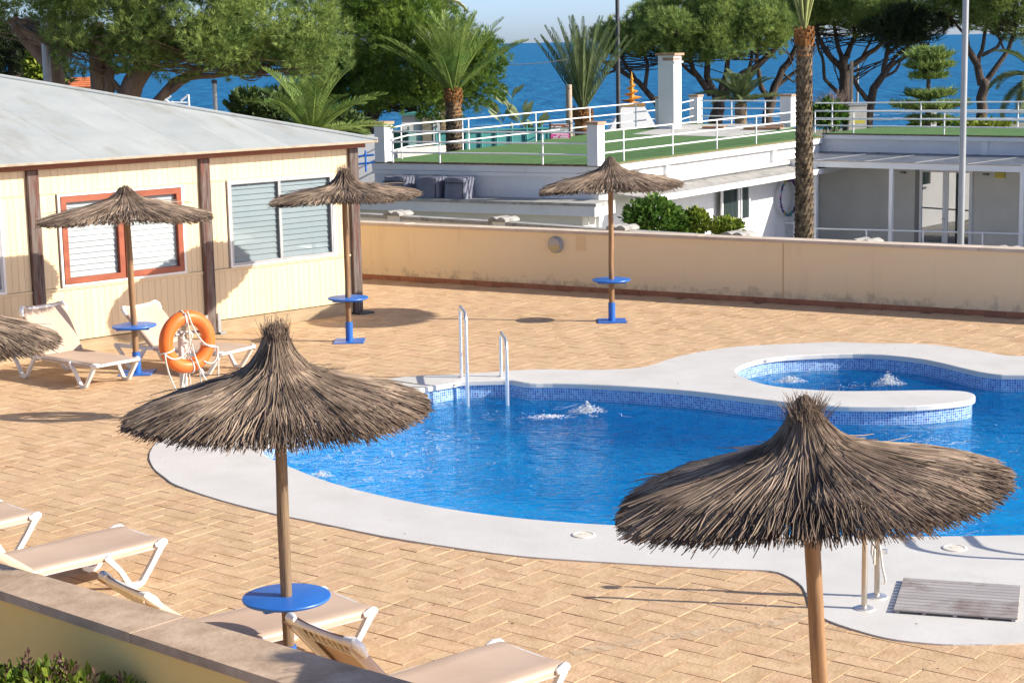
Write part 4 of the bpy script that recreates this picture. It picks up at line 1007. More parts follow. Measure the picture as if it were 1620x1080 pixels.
    p = gp(1060, 204, ZR); o = thing('chimney', 'tall white plastered chimney shaft on the roof terrace', 'chimney', p, aw)
    hC = (at(1058, 88, p.y).z - ZR)
    part(MB().box((0, 0, hC / 2), (.62, .5, hC)), 'shaft', WALLS, o); part(MB().box((0, 0, hC + .04), (.78, .62, .08)), 'cap', brickcap, o)
    part(MB().box((.12, 0, hC - .22), (.5, .56, .05)), 'band', WHITE, o); part(MB().box((.10, 0, hC - .12), (.42, .53, .09)), 'red_band', brickcap, o)
    # ---- railings
    H3 = [.26, .53, .80]
    ra, rb2 = gp(622, 257, ZR), gp(938, 262, ZR)
    rail_run('terrace_railing', 'white three bar railing on the near edge of the green roof, left of its pillar', [ra, rb2], H3, [.0, .245, .76], 0)
    fa, fb = gp(622, 256, ZR), gp(1045, 200, ZR)
    fa2 = gp(645, 248.5, ZR)
    rail_run('terrace_railing', 'white three bar railing climbing behind the palms at the back of the green roof', [fa, fa2, fb], [.28, .58, .88], [.06, .28, .50, .70, .89], 0)
    sa2, sb2 = gp(956, 259, ZR), gp(1262, 219.5, ZR)
    rail_run('terrace_railing', 'white three bar railing beside the sunlit edge of the green roof', [sa2, sb2], H3, [(gp(x, y, ZR) - sa2).length / (sb2 - sa2).length for x, y in ((985, 255), (1062, 245), (1132, 236), (1196, 228))] + [1.0], 0)
    rail_run('terrace_railing', 'short white railing between the chimney and the pillar beside it', [gp(1074, 204, ZR), gp(1097, 197, ZR)], [.3, .58, .86], [.0], 0)
    rail_run('terrace_railing', 'white railing at the back of the terrace right of the chimney pillars', [gp(1108, 196, ZR), gp(1240, 197, ZR)], [.28, .55, .82], [.38, .78], 0)
    pa, pb = gp(1289, 210, ZW), gp(1700, 216, ZW)
    rail_run('terrace_railing', 'white railing along the near edge of the right hand roof', [pa, pb], [.22, .44, .66], [0.0, .16, .52], 0)
    qa, qb = gp(1289, 201.5, ZW), gp(1700, 201, ZW)
    rail_run('terrace_railing', 'white railing along the seaward edge of the right hand roof', [qa, qb], [.26, .52, .78], [.07, .42, .79], 0)
    # low railing of the terrace in front of the wing
    zr = GZ + 1.0
    ga, gb = gp(1290, 361.5, zr), gp(1640, 370.5, zr); gl = gp(1203, 352, zr)
    rail_run('patio_railing', 'white single bar railing of the sunken patio before the glass door', [ga, gb], [0.0], [.0, .24, .50, .765, .99], -1.0, .024)
    rail_run('patio_railing', 'white railing return beneath the mosaic ring', [gl, gp(1262, 353, zr)], [0.0], [0.0, .9], -1.0, .024)
    st_ = gp(1190, 352, zr)
    cs = mat('stone_kerb', (0.38, 0.36, 0.33), (0.48, 0.46, 0.42), 4, .85)
    return t
DARKGREY = mat('dark_seam', (0.16, 0.155, 0.15), None)
WALLS = mat('old_white_wall', (0.68, 0.69, 0.70), (0.75, 0.755, 0.76), 1.2, 0.7, 0.002, 20, spec=0.2, dirt=((0.46, 0.42, 0.39), 1.4, 0.60, 0.80, (1, 1, 0.6)))
WALLW = stained(WALLS, 'old_white_wall_mouldy', (0.27, 0.23, 0.20), 2.5, 2.95, 3.0, 0.5)
GLASSMIR = glass('door_glass', (0.02, 0.03, 0.028), 0.01)
GLASSMIR.node_tree.nodes['Principled BSDF'].inputs['Specular IOR Level'].default_value = 1.0
GLASSMIR.node_tree.nodes['Principled BSDF'].inputs['IOR'].default_value = 2.2
clubhouse()

# ---- neighbour's parapet with capped pillars, just beyond the back wall
CAPGREY = mat('lichened_cap', (0.22, 0.21, 0.195), (0.40, 0.39, 0.365), 5, 0.9, 0.003, 25)
def parapet():
    Z = 1.0; P = [(560, 325.5), (630, 329.5), (797, 338.5), (985, 351), (1168, 361.5), (1370, 372.5), (1590, 385.5), (1720, 393)]
    W_ = [gp(x, y, Z) for x, y in P]
    labs = ['white pillar with a rippled cap, half hidden by the middle thatch parasol', 'white pillar with a rippled cap left of the round wall light', 'white pillar with a rippled cap behind the farthest parasol pole',
            'white pillar with a rippled cap right of the green shrubs', 'white pillar with a rippled cap right of the palm trunk', 'white pillar with a rippled cap near the right edge']
    for i in range(1, 7):
        p = W_[i]; d = (W_[i + 1] - W_[i - 1]).normalized(); a = math.atan2(d.y, d.x)
        o = thing('parapet_pillar', labs[i - 1], 'pillar', (p.x, p.y, GZ), a, 'capped pillars of the parapet wall')
        part(MB().box((0, 0, 1.48), (.32, .32, 2.96)), 'shaft', WALLS, o)
        mb = MB(); n = 16; y0 = .22
        top = [(-.22 + .44 * k / n, .08 + .045 * abs(math.sin(PI * 2 * k / n))) for k in range(n + 1)]
        mb.v = [(x, -y0, 2.965) for x, h in top] + [(x, -y0, 2.93 + h) for x, h in top] + [(x, y0, 2.965) for x, h in top] + [(x, y0, 2.93 + h) for x, h in top]; q = n + 1
        for k in range(n):
            mb.f += [(k, k + 1, q + k + 1, q + k), (2 * q + k + 1, 2 * q + k, 3 * q + k, 3 * q + k + 1), (q + k, q + k + 1, 3 * q + k + 1, 3 * q + k), (k + 1, k, 2 * q + k, 2 * q + k + 1)]
        mb.f += [(0, q, 3 * q, 2 * q), (n, 2 * q + n, 3 * q + n, q + n)]
        part(mb, 'cap', CAPGREY, o)
    o = thing('parapet_wall', 'low white wall with grey coping running between the rippled cap pillars', 'wall', (W_[0].x, W_[0].y, GZ))
    for a, b in zip(W_[:-1], W_[1:]):
        part(MB().beam((a.x, a.y, (.78 + GZ) / 2), (b.x, b.y, (.78 + GZ) / 2), .16, .78 - GZ), 'wall_panel', WALLS, o, True)
        part(MB().beam((a.x, a.y, .82), (b.x, b.y, .82), .26, .07), 'coping', CONC, o, True)
parapet()

# ---- lamp posts and poles
def post(name, label, cat, px_, y_top, Y, z0, r0, r1, m, extra=None, ytop_z=None, lean=None):
    zt = at(px_, y_top, Y).z if ytop_z is None else ytop_z
    b = at(px_, 400, Y); o = thing(name, label, cat, (b.x, b.y, z0))
    n = 4; pp = [(0, 0, (zt - z0) * k / n) for k in range(n + 1)]
    part(MB().tube(pp, [r0 + (r1 - r0) * k / n for k in range(n + 1)], 14), 'shaft', m, o, smooth=60)
    part(MB().box((0, 0, .02), (r0 * 5, r0 * 5, .04)), 'base_plate', m, o)
    return o, zt - z0
LP_X = 1519.5
o, h = post('lamp_post', 'tall smooth galvanised lamp post in front of the glass door', 'lamp post', LP_X, 0, 36, GZ, .068, .056, LAMPPOST, ytop_z=9.5)
part(MB().tube([(0, 0, h), (-.3, -.2, h + .25), (-.9, -.5, h + .3)], .035, 8), 'arm', LAMPPOST, o); part(MB().box((-1.1, -.6, h + .3), (.5, .22, .1)), 'lamp_head', GREYPOST, o)
o, h = post('lamp_post', 'grey post rising behind the pavilion roof at far left', 'lamp post', 92, 30, 45.4, GZ, .10, .10, GREYPOST)
part(MB().box((0, -.25, h), (.2, .7, .09)), 'lamp_head', GREYPOST, o)
o, h = post('lamp_post', 'slim grey post beneath the big pine right of the pavilion roof ridge', 'lamp post', 351.5, 132, 44, GZ, .06, .055, GREYPOST)
part(MB().lathe([(.07, h), (.07, h + .08), (0, h + .1)], 12), 'cap', DARKMET, o)
o, h = post('street_lamp', 'tall dark street lamp with a flat arm beside the yellow spiral', 'street lamp', 980.5, 0, 64, GZ, .09, .07, DARKMET, ytop_z=5.95)
part(MB().tube([(0, 0, h - .08), (-.75, 0, h - .10)], .03, 8), 'arm', DARKMET, o); part(MB().box((-.62, 0, h - .06), (.5, .16, .05)), 'lamp_head', GREYPOST, o)
o, h = post('utility_pole', 'bleached wooden pole standing just left of the upright palm', 'pole', 903.5, 134, 60, GZ, .115, .105, POLEWOOD)
part(MB().tube([(0, 0, h - .12), (.02, -.13, h - .12)], .02, 6), 'hook', DARKMET, o)
o, h = post('utility_pole', 'bleached pole against the trunk of the middle umbrella pine', 'pole', 1344, 97, 78, GZ, .09, .075, POLEWOOD)
part(MB().box((0, -.1, h - .3), (.24, .05, .05)), 'crossbar', POLEWOOD, o)
o, h = post('utility_pole', 'slim grey pole right of the middle umbrella pine trunk', 'pole', 1353.5, 103, 82, GZ, .06, .05, GREYPOST)
part(MB().box((0, -.07, h - .2), (.2, .05, .05)), 'crossbar', DARKMET, o)
c0, c1 = at(780, 101.5, 58), at(903, 93.5, 60)
tag(part(MB().tube([c0.lerp(c1, k / 10) + Vector((0, 0, -.25 * math.sin(PI * k / 10) * .3)) for k in range(11)], .012, 5), 'power_cable', DARKMET), 'thin dark cable strung across the sea behind the palms', 'cable')
# small flood light mast seen right of the palm on the green fence
o, h = post('flood_light', 'small white flood light on a bracket right of the thick palm trunk', 'flood light', 736, 176, 57, GZ, .035, .03, WHITEMET)
part(MB().tube([(0, 0, h - .2), (-.17, 0, h - .32)], .03, 6), 'bracket', WHITEMET, o)

# ---- yellow spiral ornament on its white plinth
def spiral():
    b = gp(1000, 213, 1.0); Y = b.y + 1.5; b = at(1000, 208, Y); px_m = Y / F_PX
    o = thing('spiral_ornament', 'yellow spiral finial on a white sloped plinth at the back of the terrace', 'ornament', b)
    zt = at(1000, 168, Y).z - b.z
    w0_ = 62 * px_m; w1_ = 30 * px_m * .62
    mb = MB(); mb.add([(-w0_ * .62, -w0_ * .5, -1.5), (w0_ * .62, -w0_ * .5, -1.5), (w0_ * .62, w0_ * .5, -1.5), (-w0_ * .62, w0_ * .5, -1.5), (-w0_ * .62, -w0_ * .5, .05), (w0_ * .62, -w0_ * .5, .05), (w0_ * .62, w0_ * .5, .05), (-w0_ * .62, w0_ * .5, .05),
                       (-w1_ * .9, -w1_, zt), (w1_, -w1_, zt), (w1_, w1_, zt), (-w1_ * .9, w1_, zt)],
                      [(0, 1, 5, 4), (1, 2, 6, 5), (2, 3, 7, 6), (3, 0, 4, 7), (4, 5, 9, 8), (5, 6, 10, 9), (6, 7, 11, 10), (7, 4, 8, 11), (8, 9, 10, 11)])
    part(mb, 'plinth', WHITE, o)
    part(MB().box((0, 0, zt + .05), (w1_ * 2.1, w1_ * 2.1, .1)), 'collar', mat('ochre_collar', (0.42, 0.22, 0.06), None), o)
    H = at(1000, 118, Y).z - b.z - zt - .1; n = 150; mb = MB()
    for i in range(n + 1):
        t_ = i / n; a = t_ * 2 * PI * 4.3; r = (1 - t_) ** 1.25 * .40 + .055; z = zt + .1 + H * t_ * .92
        mb.v += [(0.03 * math.cos(a), .03 * math.sin(a), z + .03), (r * math.cos(a), r * math.sin(a), z), (r * .8 * math.cos(a), r * .8 * math.sin(a), z - .035), (.03 * math.cos(a), .03 * math.sin(a), z - .0)]
    for i in range(n):
        for k in range(3): mb.f.append((4 * i + k, 4 * i + k + 1, 4 * i + 5 + k, 4 * i + 4 + k))
    part(mb, 'spiral', YELLOW, o); part(MB().tube([(0, 0, zt), (0, 0, zt + H * .9), (0, 0, zt + H * 1.2)], [.11, .05, .012], 8), 'rod', YELLOW, o)
spiral()

# ---- things at the back left of the terrace
o = thing('kiosk', 'white kiosk with a pale teal lower half behind the thick palm', 'kiosk', at(668, 240, 60))
zt, zm, zb = at(668, 182, 60).z, at(668, 208, 60).z, GZ
xa, xb = at(636, 200, 60).x, at(690, 200, 60).x
part(MB().prism([(xa, 60), (xb, 60), (xb, 62), (xa, 62)], zm, zt), 'upper_wall', WHITE, o, True); part(MB().prism([(xa, 59.98), (xb, 59.98), (xb, 62), (xa, 62)], zb, zm - .01), 'lower_wall', TEALPALE, o, True)
part(MB().prism([(xa - .1, 59.9), (xb + .1, 59.9), (xb + .1, 62.1), (xa - .1, 62.1)], zt, zt + .08), 'roof', TEAL, o, True)
part(MB().prism([(xb - .45, 59.93), (xb - .15, 59.93), (xb - .15, 60.0), (xb - .45, 60.0)], zb, zt - .1), 'corner_post', mat('kiosk_timber', (0.3, 0.27, 0.2), None), o, True)
part(MB().prism([(xb - .1, 59.92), (xb + .12, 59.92), (xb + .12, 60.0), (xb - .1, 60.0)], zm - .4, zt + .1), 'punched_upright', WHITEMET, o, True)
for k in range(5):
    part(MB().box((xb + .01, 59.91, zm + .15 + .16 * k), (.06, .02, .06)), 'slot', DARKMET, o, True)
o = thing('mesh_fence', 'teal screen fence behind the green roof between the palms', 'fence', at(780, 240, 59))
za, zb = at(780, 206, 58.5).z, GZ
pp = [at(x, 220, 58.5).x for x in range(690, 905, 24)]
part(MB().prism([(pp[0], 58.5), (pp[-1], 59.3), (pp[-1], 59.33), (pp[0], 58.53)], zb, za), 'screen', TEAL, o, True)
for i, x in enumerate(pp):
    y = 58.45 + .8 * i / (len(pp) - 1); part(MB().tube([(x, y, zb), (x, y, za + .12)], .03, 6), 'fence_post', TEAL, o, True)
part(MB().beam((pp[0], 58.44, za), (pp[-1], 59.24, za), .04, .04), 'top_rail', TEAL, o, True)
o = thing('side_fence', 'green screened fence beside the kiosk left of the roof terrace', 'fence', at(632, 240, 57.2))
xa, xb = at(614, 200, 57.2).x, at(646, 200, 57.2).x; z1 = at(630, 206, 57.2).z
part(MB().prism([(xa, 57.2), (xb, 57.2), (xb, 57.23), (xa, 57.23)], GZ, z1), 'screen', mat('green_mesh', (0.04, 0.16, 0.11), (0.06, 0.20, 0.14), 4, .8), o, True)
for x in (xa, xb): part(MB().tube([(x, 57.16, GZ), (x, 57.16, z1 + .1)], .035, 6), 'fence_post', TEALPALE, o, True)
o = thing('stone_wall', 'low grey stone wall behind the left end of the roof terrace', 'wall', at(660, 245, 54))
x0_, x1_ = at(600, 240, 54).x, at(705, 240, 54).x
part(MB().prism([(x0_, 54), (x1_, 56.5), (x1_, 56.8), (x0_, 54.3)], GZ, at(650, 236.5, 54.5).z), 'wall_body', CONCPALE, o, True)
o = part(MB().prism([(at(560, 240, 50).x, 50), (at(600, 240, 50).x, 50), (at(600, 240, 50).x, 50.3), (at(560, 240, 50).x, 50.3)], GZ, at(580, 214, 50).z), 'white_wall', WALLS); tag(o, 'short white wall seen between the pavilion roof and the terrace pillar', 'wall')
o = thing('blue_gate', 'blue pipe barrier between the pavilion and the clubhouse', 'barrier', at(585, 262, 46.5))
for y_ in (246, 258): a, b = at(563, y_ + 2, 46.5), at(592, y_ - 1, 46.5); part(MB().tube([a, b], .03, 6), 'bar', BLUE, o, True)
a = at(578, 238, 46.5); part(MB().tube([(a.x, a.y, at(578, 272, 46.5).z), a], .03, 6), 'upright', BLUE, o, True)
# sign on posts
c = at(886, 213, 57.0); s_ = 57.0 / F_PX
sg = thing('notice_board', 'small notice board with a pink lower panel on the back railing', 'sign', (c.x, c.y, c.z))
def panel(name, y0, y1, m, y=-.02, x0=-15, x1=15):
    return part(MB().box(((x0 + x1) / 2 * s_, y, -((y0 + y1) / 2 - 213) * s_), ((x1 - x0) * s_, .02, (y1 - y0) * s_)), name, m, sg)
panel('backing', 196, 224, WHITE, 0); panel('header_band', 197, 202, SIGNBROWN, -.022, -14.5, 14.5); panel('pink_panel', 212, 221.5, PINK, -.022, -14.5, 14.5)
for y_, xa, xb in ((214, -6, -1), (214, 1, 13), (216.5, -11, -3), (216.5, 0, 12), (219, -12, -4), (219, -2, 13)): panel('text_bar', y_ - .6, y_ + .6, WHITE, -.036, xa, xb)
for y_, xa, xb in ((200.5, -14, -10), (200.5, -8, 2), (199.5, 9, 10.5), (199.5, 12, 13.5)): panel('header_text', y_ - .7, y_ + .7, WHITE, -.036, xa, xb)
for y_, xa, xb in ((204, 4, 13), (205.5, -14, -12.7)): panel('small_print', y_ - .4, y_ + .4, GREYPOST, -.036, xa, xb)
for x in (-15.6, 15.6): part(MB().tube([(x * s_, 0, -3.4), (x * s_, 0, .42)], .03, 6), 'sign_post', DARKMET, sg)
# bottle bank / green printed board under the layered pine, with a yellow strip farther left
c = at(1475, 190, 74); o = thing('sign_board', 'white board with a green logo behind the right roof railing', 'sign', c); k = 74 / F_PX
part(MB().box((0, 0, 0), (13 * k, .06, 40 * k)), 'board', WHITE, o); part(MB().box((0, -.04, .12), (12 * k, .02, 9 * k)), 'green_panel', PRINTGREEN, o)
part(MB().box((-.05, -.055, .18), (3 * k, .012, 2 * k)).box((.1, -.055, .16), (2 * k, .012, 2 * k)), 'logo', WHITE, o); part(MB().tube([(0, .05, -2.2), (0, .05, 0)], .04, 6), 'sign_post', GREYPOST, o)
c = at(1358, 193, 74); o = thing('barrier_tape', 'yellow strip sign low behind the railing by the pine trunks', 'sign', c)
part(MB().box((0, 0, 0), (20 * k, .04, 4.5 * k)), 'strip', PRINTYEL, o); part(MB().tube([(-.2, .04, -1.5), (-.2, .04, .1)], .03, 6), 'sign_post', GREYPOST, o)
c = at(1350, 180, 76); o = thing('grey_cabinet', 'pale grey cabinet behind the railing beside the slim pole', 'cabinet', c)
part(MB().box((.15, 0, -.6), (.75, .4, 1.9)), 'body', CONCPALE, o); part(MB().box((.15, 0, .37), (.8, .45, .05)), 'lid', GREYPOST, o)

# ---- far left: small house with an orange tiled roof, and white frames
Y = 92; h0 = at(128, 154, Y); o = thing('tiled_house', 'small cream house with an orange tiled roof beneath the left pine', 'house', (h0.x, Y, -2.5)); k = Y / F_PX
zt, ze, zb = at(128, 124, Y + 2).z, at(128, 139, Y).z, -2.5
xa, xb = at(96, 140, Y).x, at(146, 140, Y).x
part(MB().prism([(xa + .1, Y + .2), (xb - .1, Y + .2), (xb - .1, Y + 4), (xa + .1, Y + 4)], zb, ze), 'wall', mat('house_cream', (0.62, 0.58, 0.52), (0.68, 0.64, 0.58), 2, .8), o, True)
n = 16; step = (xb - xa) / n; mb = MB(); ns = 5
for i in range(n):
    x = xa + (i + .5) * step
    for j in range(ns):
        y0_, z0_ = Y + 2.2 * j / ns, ze + (zt - ze) * j / ns; y1_, z1_ = Y + 2.2 * (j + 1.15) / ns, ze + (zt - ze) * (j + 1.15) / ns - .03
        mbq = MB().tube([(x, y0_, z0_ + .03), (x, y1_, z1_ + .03)], step * .48, 6); part(mbq, 'roof_tile', ORANGETILE, o, True)
part(MB().prism([(xa, Y + 2.2), (xb, Y + 2.2), (xb, Y + 4.2), (xa, Y + 4.2)], zt - .15, zt - .02), 'rear_roof', ORANGETILE, o, True)
part(MB().add([(xa, Y, ze - .02), (xb, Y, ze - .02), (xb, Y + 2.2, zt - .02), (xa, Y + 2.2, zt - .02)], [(0, 1, 2, 3)]), 'roof_base', ORANGETILE, o, True)
Y = 72; c = at(278, 172, Y); o = thing('beach_pergola', 'white tubular pergola near the shore under the left pine', 'pergola', c); k = Y / F_PX
def fp(x, y): return at(x, y, Y)
for a, b in (((252, 150), (272, 166)), ((270, 152), (256, 164)), ((256, 162), (300, 163)), ((270, 168), (296, 168)), ((272, 160), (274, 184)), ((298, 150), (300, 184)), ((286, 160), (298, 150)), ((252, 150), (252, 185))):
    part(MB().tube([fp(*a), fp(*b)], .045, 6), 'tube', WHITEMET, o, True)
a, b = fp(240, 168), fp(272, 178); part(MB().prism([(a.x, Y + .3), (b.x, Y + .3), (b.x, Y + 1.6), (a.x, Y + 1.6)], GZ, a.z), 'side_panel', WHITE, o, True)
a, b = fp(292, 174), fp(305, 178); part(MB().prism([(a.x, Y + .1), (b.x, Y + .1), (b.x, Y + .8), (a.x, Y + .8)], GZ, a.z), 'dark_box', DARKMET, o, True)

# ================================================================== THATCHED PARASOLS
PR = [0.0, .03, .07, .12, .20, .36, .54, .78, 1.0, 1.1]
PH = [1.0, .97, .84, .66, .50, .375, .265, .15, 0.0, -.07]
def thatch_mesh(name, R, zr, za, n, seed, rad, flat=0.0, tuft=0.14, warp=1.0, brush=(.26, .25)):
    g = np.random.default_rng(seed)
    ph = np.array(PH) * (1 - flat) + flat * np.clip(1 - np.array(PR), -1, 1)
    K = 7; u = np.linspace(0, 1, K)[None, :]
    kind = g.random(n); r0 = np.empty(n); r1 = np.empty(n); up = np.zeros(n); off = np.empty(n)
    a = kind < .60; b = (kind >= .60) & (kind < .86); c = kind >= .86
    r0[a] = g.uniform(.06, .62, a.sum()); r1[a] = np.where(g.random(a.sum()) < .8, g.uniform(.97, 1.03, a.sum()), g.uniform(.8, 1.06, a.sum())); off[a] = g.uniform(-.012, .030, a.sum())
    r0[b] = g.uniform(.02, .16, b.sum()); r1[b] = g.uniform(.38, .92, b.sum()); off[b] = g.uniform(.012, .040, b.sum())
    r0[c] = g.uniform(.012, .06, c.sum()); r1[c] = g.uniform(.16, .55, c.sum()); off[c] = g.uniform(.015, .045, c.sum()); up[c] = tuft * g.uniform(.1, 1.15, c.sum())
    th = g.uniform(0, 2 * np.pi, n)[:, None] + g.normal(0, .055, n)[:, None] * u + .022 * np.sin(u * g.uniform(2, 9, n)[:, None] + g.uniform(0, 6, n)[:, None])
    rr = r0[:, None] + (r1 - r0)[:, None] * u
    p1, p2 = g.uniform(0, 6, 2)
    rr[c] = np.clip(rr[c] + ((1 - u) ** 5) * g.uniform(-.02, .055, c.sum())[:, None], .003, 2)
    wob = 1 + warp * (.03 * np.sin(2 * th + p1) + .015 * np.sin(5 * th + p2))
    z = zr + (za - zr) * np.interp(rr, PR, ph) + off[:, None] * (1 - .25 * u) + up[:, None] * (1 - u) ** 3
    z += warp * rr * (.030 * np.sin(th + p2) + .018 * np.sin(3 * th + p1)) - .05 * g.random(n)[:, None] * (rr > .8) * (rr - .8) / .25
    stray = (g.random(n) < .02)[:, None]
    z += stray * u ** 2 * g.uniform(-.05, .09, n)[:, None]
    r = rr * R * wob
    P = np.stack([r * np.cos(th), r * np.sin(th), z], -1)
    T = np.gradient(P, axis=1); T /= np.linalg.norm(T, axis=2, keepdims=True) + 1e-9
    tang = np.stack([-np.sin(th), np.cos(th), np.zeros_like(th)], -1)
    N_ = np.cross(T, tang); N_ /= np.linalg.norm(N_, axis=2, keepdims=True) + 1e-9
    w_ = (rad * g.uniform(.65, 1.35, n))[:, None] * (1 - .45 * u ** 3) * np.where(c, .8, 1)[:, None]
    V = np.stack([P + w_[..., None] * (math.cos(q) * tang + math.sin(q) * N_) for q in (PI / 2, PI / 2 + 2.1, PI / 2 - 2.1)], 2)   # n,K,3,3
    V = V.reshape(-1, 3)
    base = (np.arange(n) * K * 3)[:, None, None]; i = (np.arange(K - 1) * 3)[None, :, None]; k = np.arange(3)[None, None, :]; k2 = (k + 1) % 3
    q0, q1, q2, q3 = base + i + k, base + i + k2, base + i + 3 + k2, base + i + 3 + k
    Fc = np.concatenate([np.stack([q0, q1, q2], -1).reshape(-1, 3), np.stack([q0, q2, q3], -1).reshape(-1, 3)])
    # the bound brush of twig ends at the very top
    m = int(n * .075); tb = g.uniform(0, 2 * np.pi, m); rb = .075 * R * np.sqrt(g.random(m)); zb = za - g.uniform(.10, .24, m); lb = g.uniform(.6, 1.0, m) * brush[0]
    sp_ = brush[1] * g.normal(0, 1, (m, 2)) + brush[1] * .8 * np.stack([np.cos(tb), np.sin(tb)], 1); uu = np.linspace(0, 1, 4)[None, :]
    Pb = np.stack([(rb * np.cos(tb))[:, None] + sp_[:, :1] * lb[:, None] * uu ** 1.8, (rb * np.sin(tb))[:, None] + sp_[:, 1:] * lb[:, None] * uu ** 1.8, zb[:, None] + lb[:, None] * uu * (1 - .25 * brush[1] * uu)], -1)
    hw = rad * .62 * (1 - .6 * uu)[..., None]
    ex_ = np.array([1, 0, 0]) * hw; ey_ = np.array([0, 1, 0]) * hw
    Vb = np.stack([Pb + ex_, Pb - .5 * ex_ + .87 * ey_, Pb - .5 * ex_ - .87 * ey_], 2).reshape(-1, 3)
    base = (np.arange(m) * 12)[:, None, None] + len(V); i = (np.arange(3) * 3)[None, :, None]
    q0, q1, q2, q3 = base + i + k, base + i + k2, base + i + 3 + k2, base + i + 3 + k
    Fb = np.concatenate([np.stack([q0, q1, q2], -1).reshape(-1, 3), np.stack([q0, q2, q3], -1).reshape(-1, 3)])
    return np.concatenate([V, Vb]), np.concatenate([Fc, Fb])

def parasol(base, za, zr, R, label, n, seed, rad, pole_m, ztab=.66, tilt=(0, 0), flat=0.0, tuft=.14, rz=0.0, warp=1.0, droop=0.0, brush=(.26, .25)):
    t = thing('thatched_parasol', label, 'parasol', base, 0, 'thatched parasols on the pool terrace')
    t.rotation_euler = (tilt[0], tilt[1], rz)
    V, Fc = thatch_mesh('thatch', R, zr, za, n, seed, rad, flat, tuft, warp, brush)
    o = np_mesh('thatch', V, Fc, THATCH, t); tag(o, kind='stuff'); o.rotation_euler = (0, droop, 0); o.location = (-math.sin(droop) * zr, 0, (1 - math.cos(droop)) * zr)
    prof = [(max(.02, q * R), zr + (za - zr) * float(np.interp(q, PR, np.array(PH) * (1 - flat) + flat * np.clip(1 - np.array(PR), -1, 1))) - .012) for q in (.60, .5, .4, .3, .2, .12, .07, .03)]
    part(MB().lathe(prof, 32), 'thatch_backing', THATCHU, t)  # dark inner cone added to stop light coming through the twigs
    part(MB().tube([(.72 * R * math.cos(k * PI / 18), .72 * R * math.sin(k * PI / 18), zr + (za - zr) * .17 - .035) for k in range(36)], .012, 6, closed=True), 'hoop', POLEG, t)
    for k in range(8):
        a = k * PI / 4 + .2; part(MB().tube([(.04 * math.cos(a), .04 * math.sin(a), zr + (za - zr) * .42), (.9 * R * math.cos(a), .9 * R * math.sin(a), zr + (za - zr) * .03 - .02)], .011, 6), 'rib', POLEG, t)
    rs = random.Random(seed); npole = 9; r_ = .041
    part(MB().tube([(rs.uniform(-.004, .004), rs.uniform(-.004, .004), .02 + (za - .1) * k / (npole - 1)) for k in range(npole)], [r_ * rs.uniform(.95, 1.04) for _ in range(npole)], 14), 'pole', pole_m, t, smooth=60)
    part(MB().tube([(0, 0, .01), (0, 0, .295)], .054, 20), 'pole_sleeve', BLUE, t, smooth=50)
    part(MB().box((0, 0, .008), (.44, .44, .014)), 'base_plate', BLUE, t)
    tb = part(MB().lathe([(.0, ztab - .026), (.288, ztab - .026), (.297, ztab - .019), (.30, ztab - .010), (.297, ztab - .003), (.288, ztab), (.0, ztab)], 48), 'table_top', BLUE, t, smooth=35)
    part(MB().box((0, .10, ztab - .042), (.44, .045, .03)), 'batten', BLUE, tb); part(MB().box((0, -.10, ztab - .042), (.44, .045, .03)), 'batten', BLUE, tb)
    return t
THATCHU = mat('thatch_backing_dark', (0.09, 0.066, 0.05), (0.15, 0.11, 0.08), 14, 0.95, 0.01, 40)
parasol((-1.56, 11.75, 0), 2.43, 1.925, .985, 'large thatched parasol standing by the near left edge of the pool', 8600, 1, .0047, POLEG, rz=.6, ztab=.645, tuft=.05, brush=(.25, .09))
parasol((1.59, 8.75, 0), 2.50, 2.06, .94, 'biggest looking thatched parasol with a leaning pole at the near right', 9000, 2, .0043, POLE, tilt=(0, math.radians(-3.3)), rz=0.0, tuft=.02, droop=-.015, brush=(.20, .22))
parasol((-5.07, 23.97, 0), 2.47, 2.10, 1.13, 'flat weathered thatched parasol in front of the red framed window', 4200, 3, .0068, POLE, flat=.32, tuft=.03, brush=(.17, .7), tilt=(0, math.radians(-.8)))
parasol((-2.40, 26.27, 0), 2.43, 2.13, 1.06, 'thatched parasol beside the corner post of the pavilion', 4200, 4, .0068, POLE, flat=.1, tuft=.08, brush=(.34, .10))
parasol((1.56, 27.71, 0), 2.50, 2.09, 1.06, 'farthest thatched parasol standing before the yellow back wall', 4200, 5, .0068, POLE, flat=.12, tuft=.02, brush=(.15, .12))
pz = at(-103, 552, 15)
parasol((pz.x, 15, 0), 2.5, 1.86, 1.02, 'thatched parasol cut off by the left edge of the view', 5200, 6, .0055, POLEG)

# ================================================================== SUN LOUNGERS
def sling(x0, x1, n=8, sag=.012, hw=.335):
    mb = MB(); cs = [(-hw, -.060), (-hw - .006, -.035), (-hw + .004, -.010), (-hw + .03, 0)] + [(-hw + .03 + (2 * hw - .06) * k / 6, -sag * (1 - (k / 3 - 1) ** 2)) for k in range(1, 6)] + [(hw - .03, 0), (hw - .004, -.010), (hw + .006, -.035), (hw, -.060)]
    m = len(cs)
    for i in range(n + 1):
        x = x0 + (x1 - x0) * i / n
        for y, z in cs: mb.v.append((x, y, z + .003 * math.sin(x * 7 + y * 3)))
    for i in range(n):
        for k in range(m - 1): mb.f.append((i * m + k, (i + 1) * m + k, (i + 1) * m + k + 1, i * m + k + 1))
    q = len(mb.v); mb.v += [(x, y, z - .008) for x, y, z in mb.v[:q]]
    mb.f += [tuple(a + q for a in f[::-1]) for f in list(mb.f)]
    return mb
LH = .34
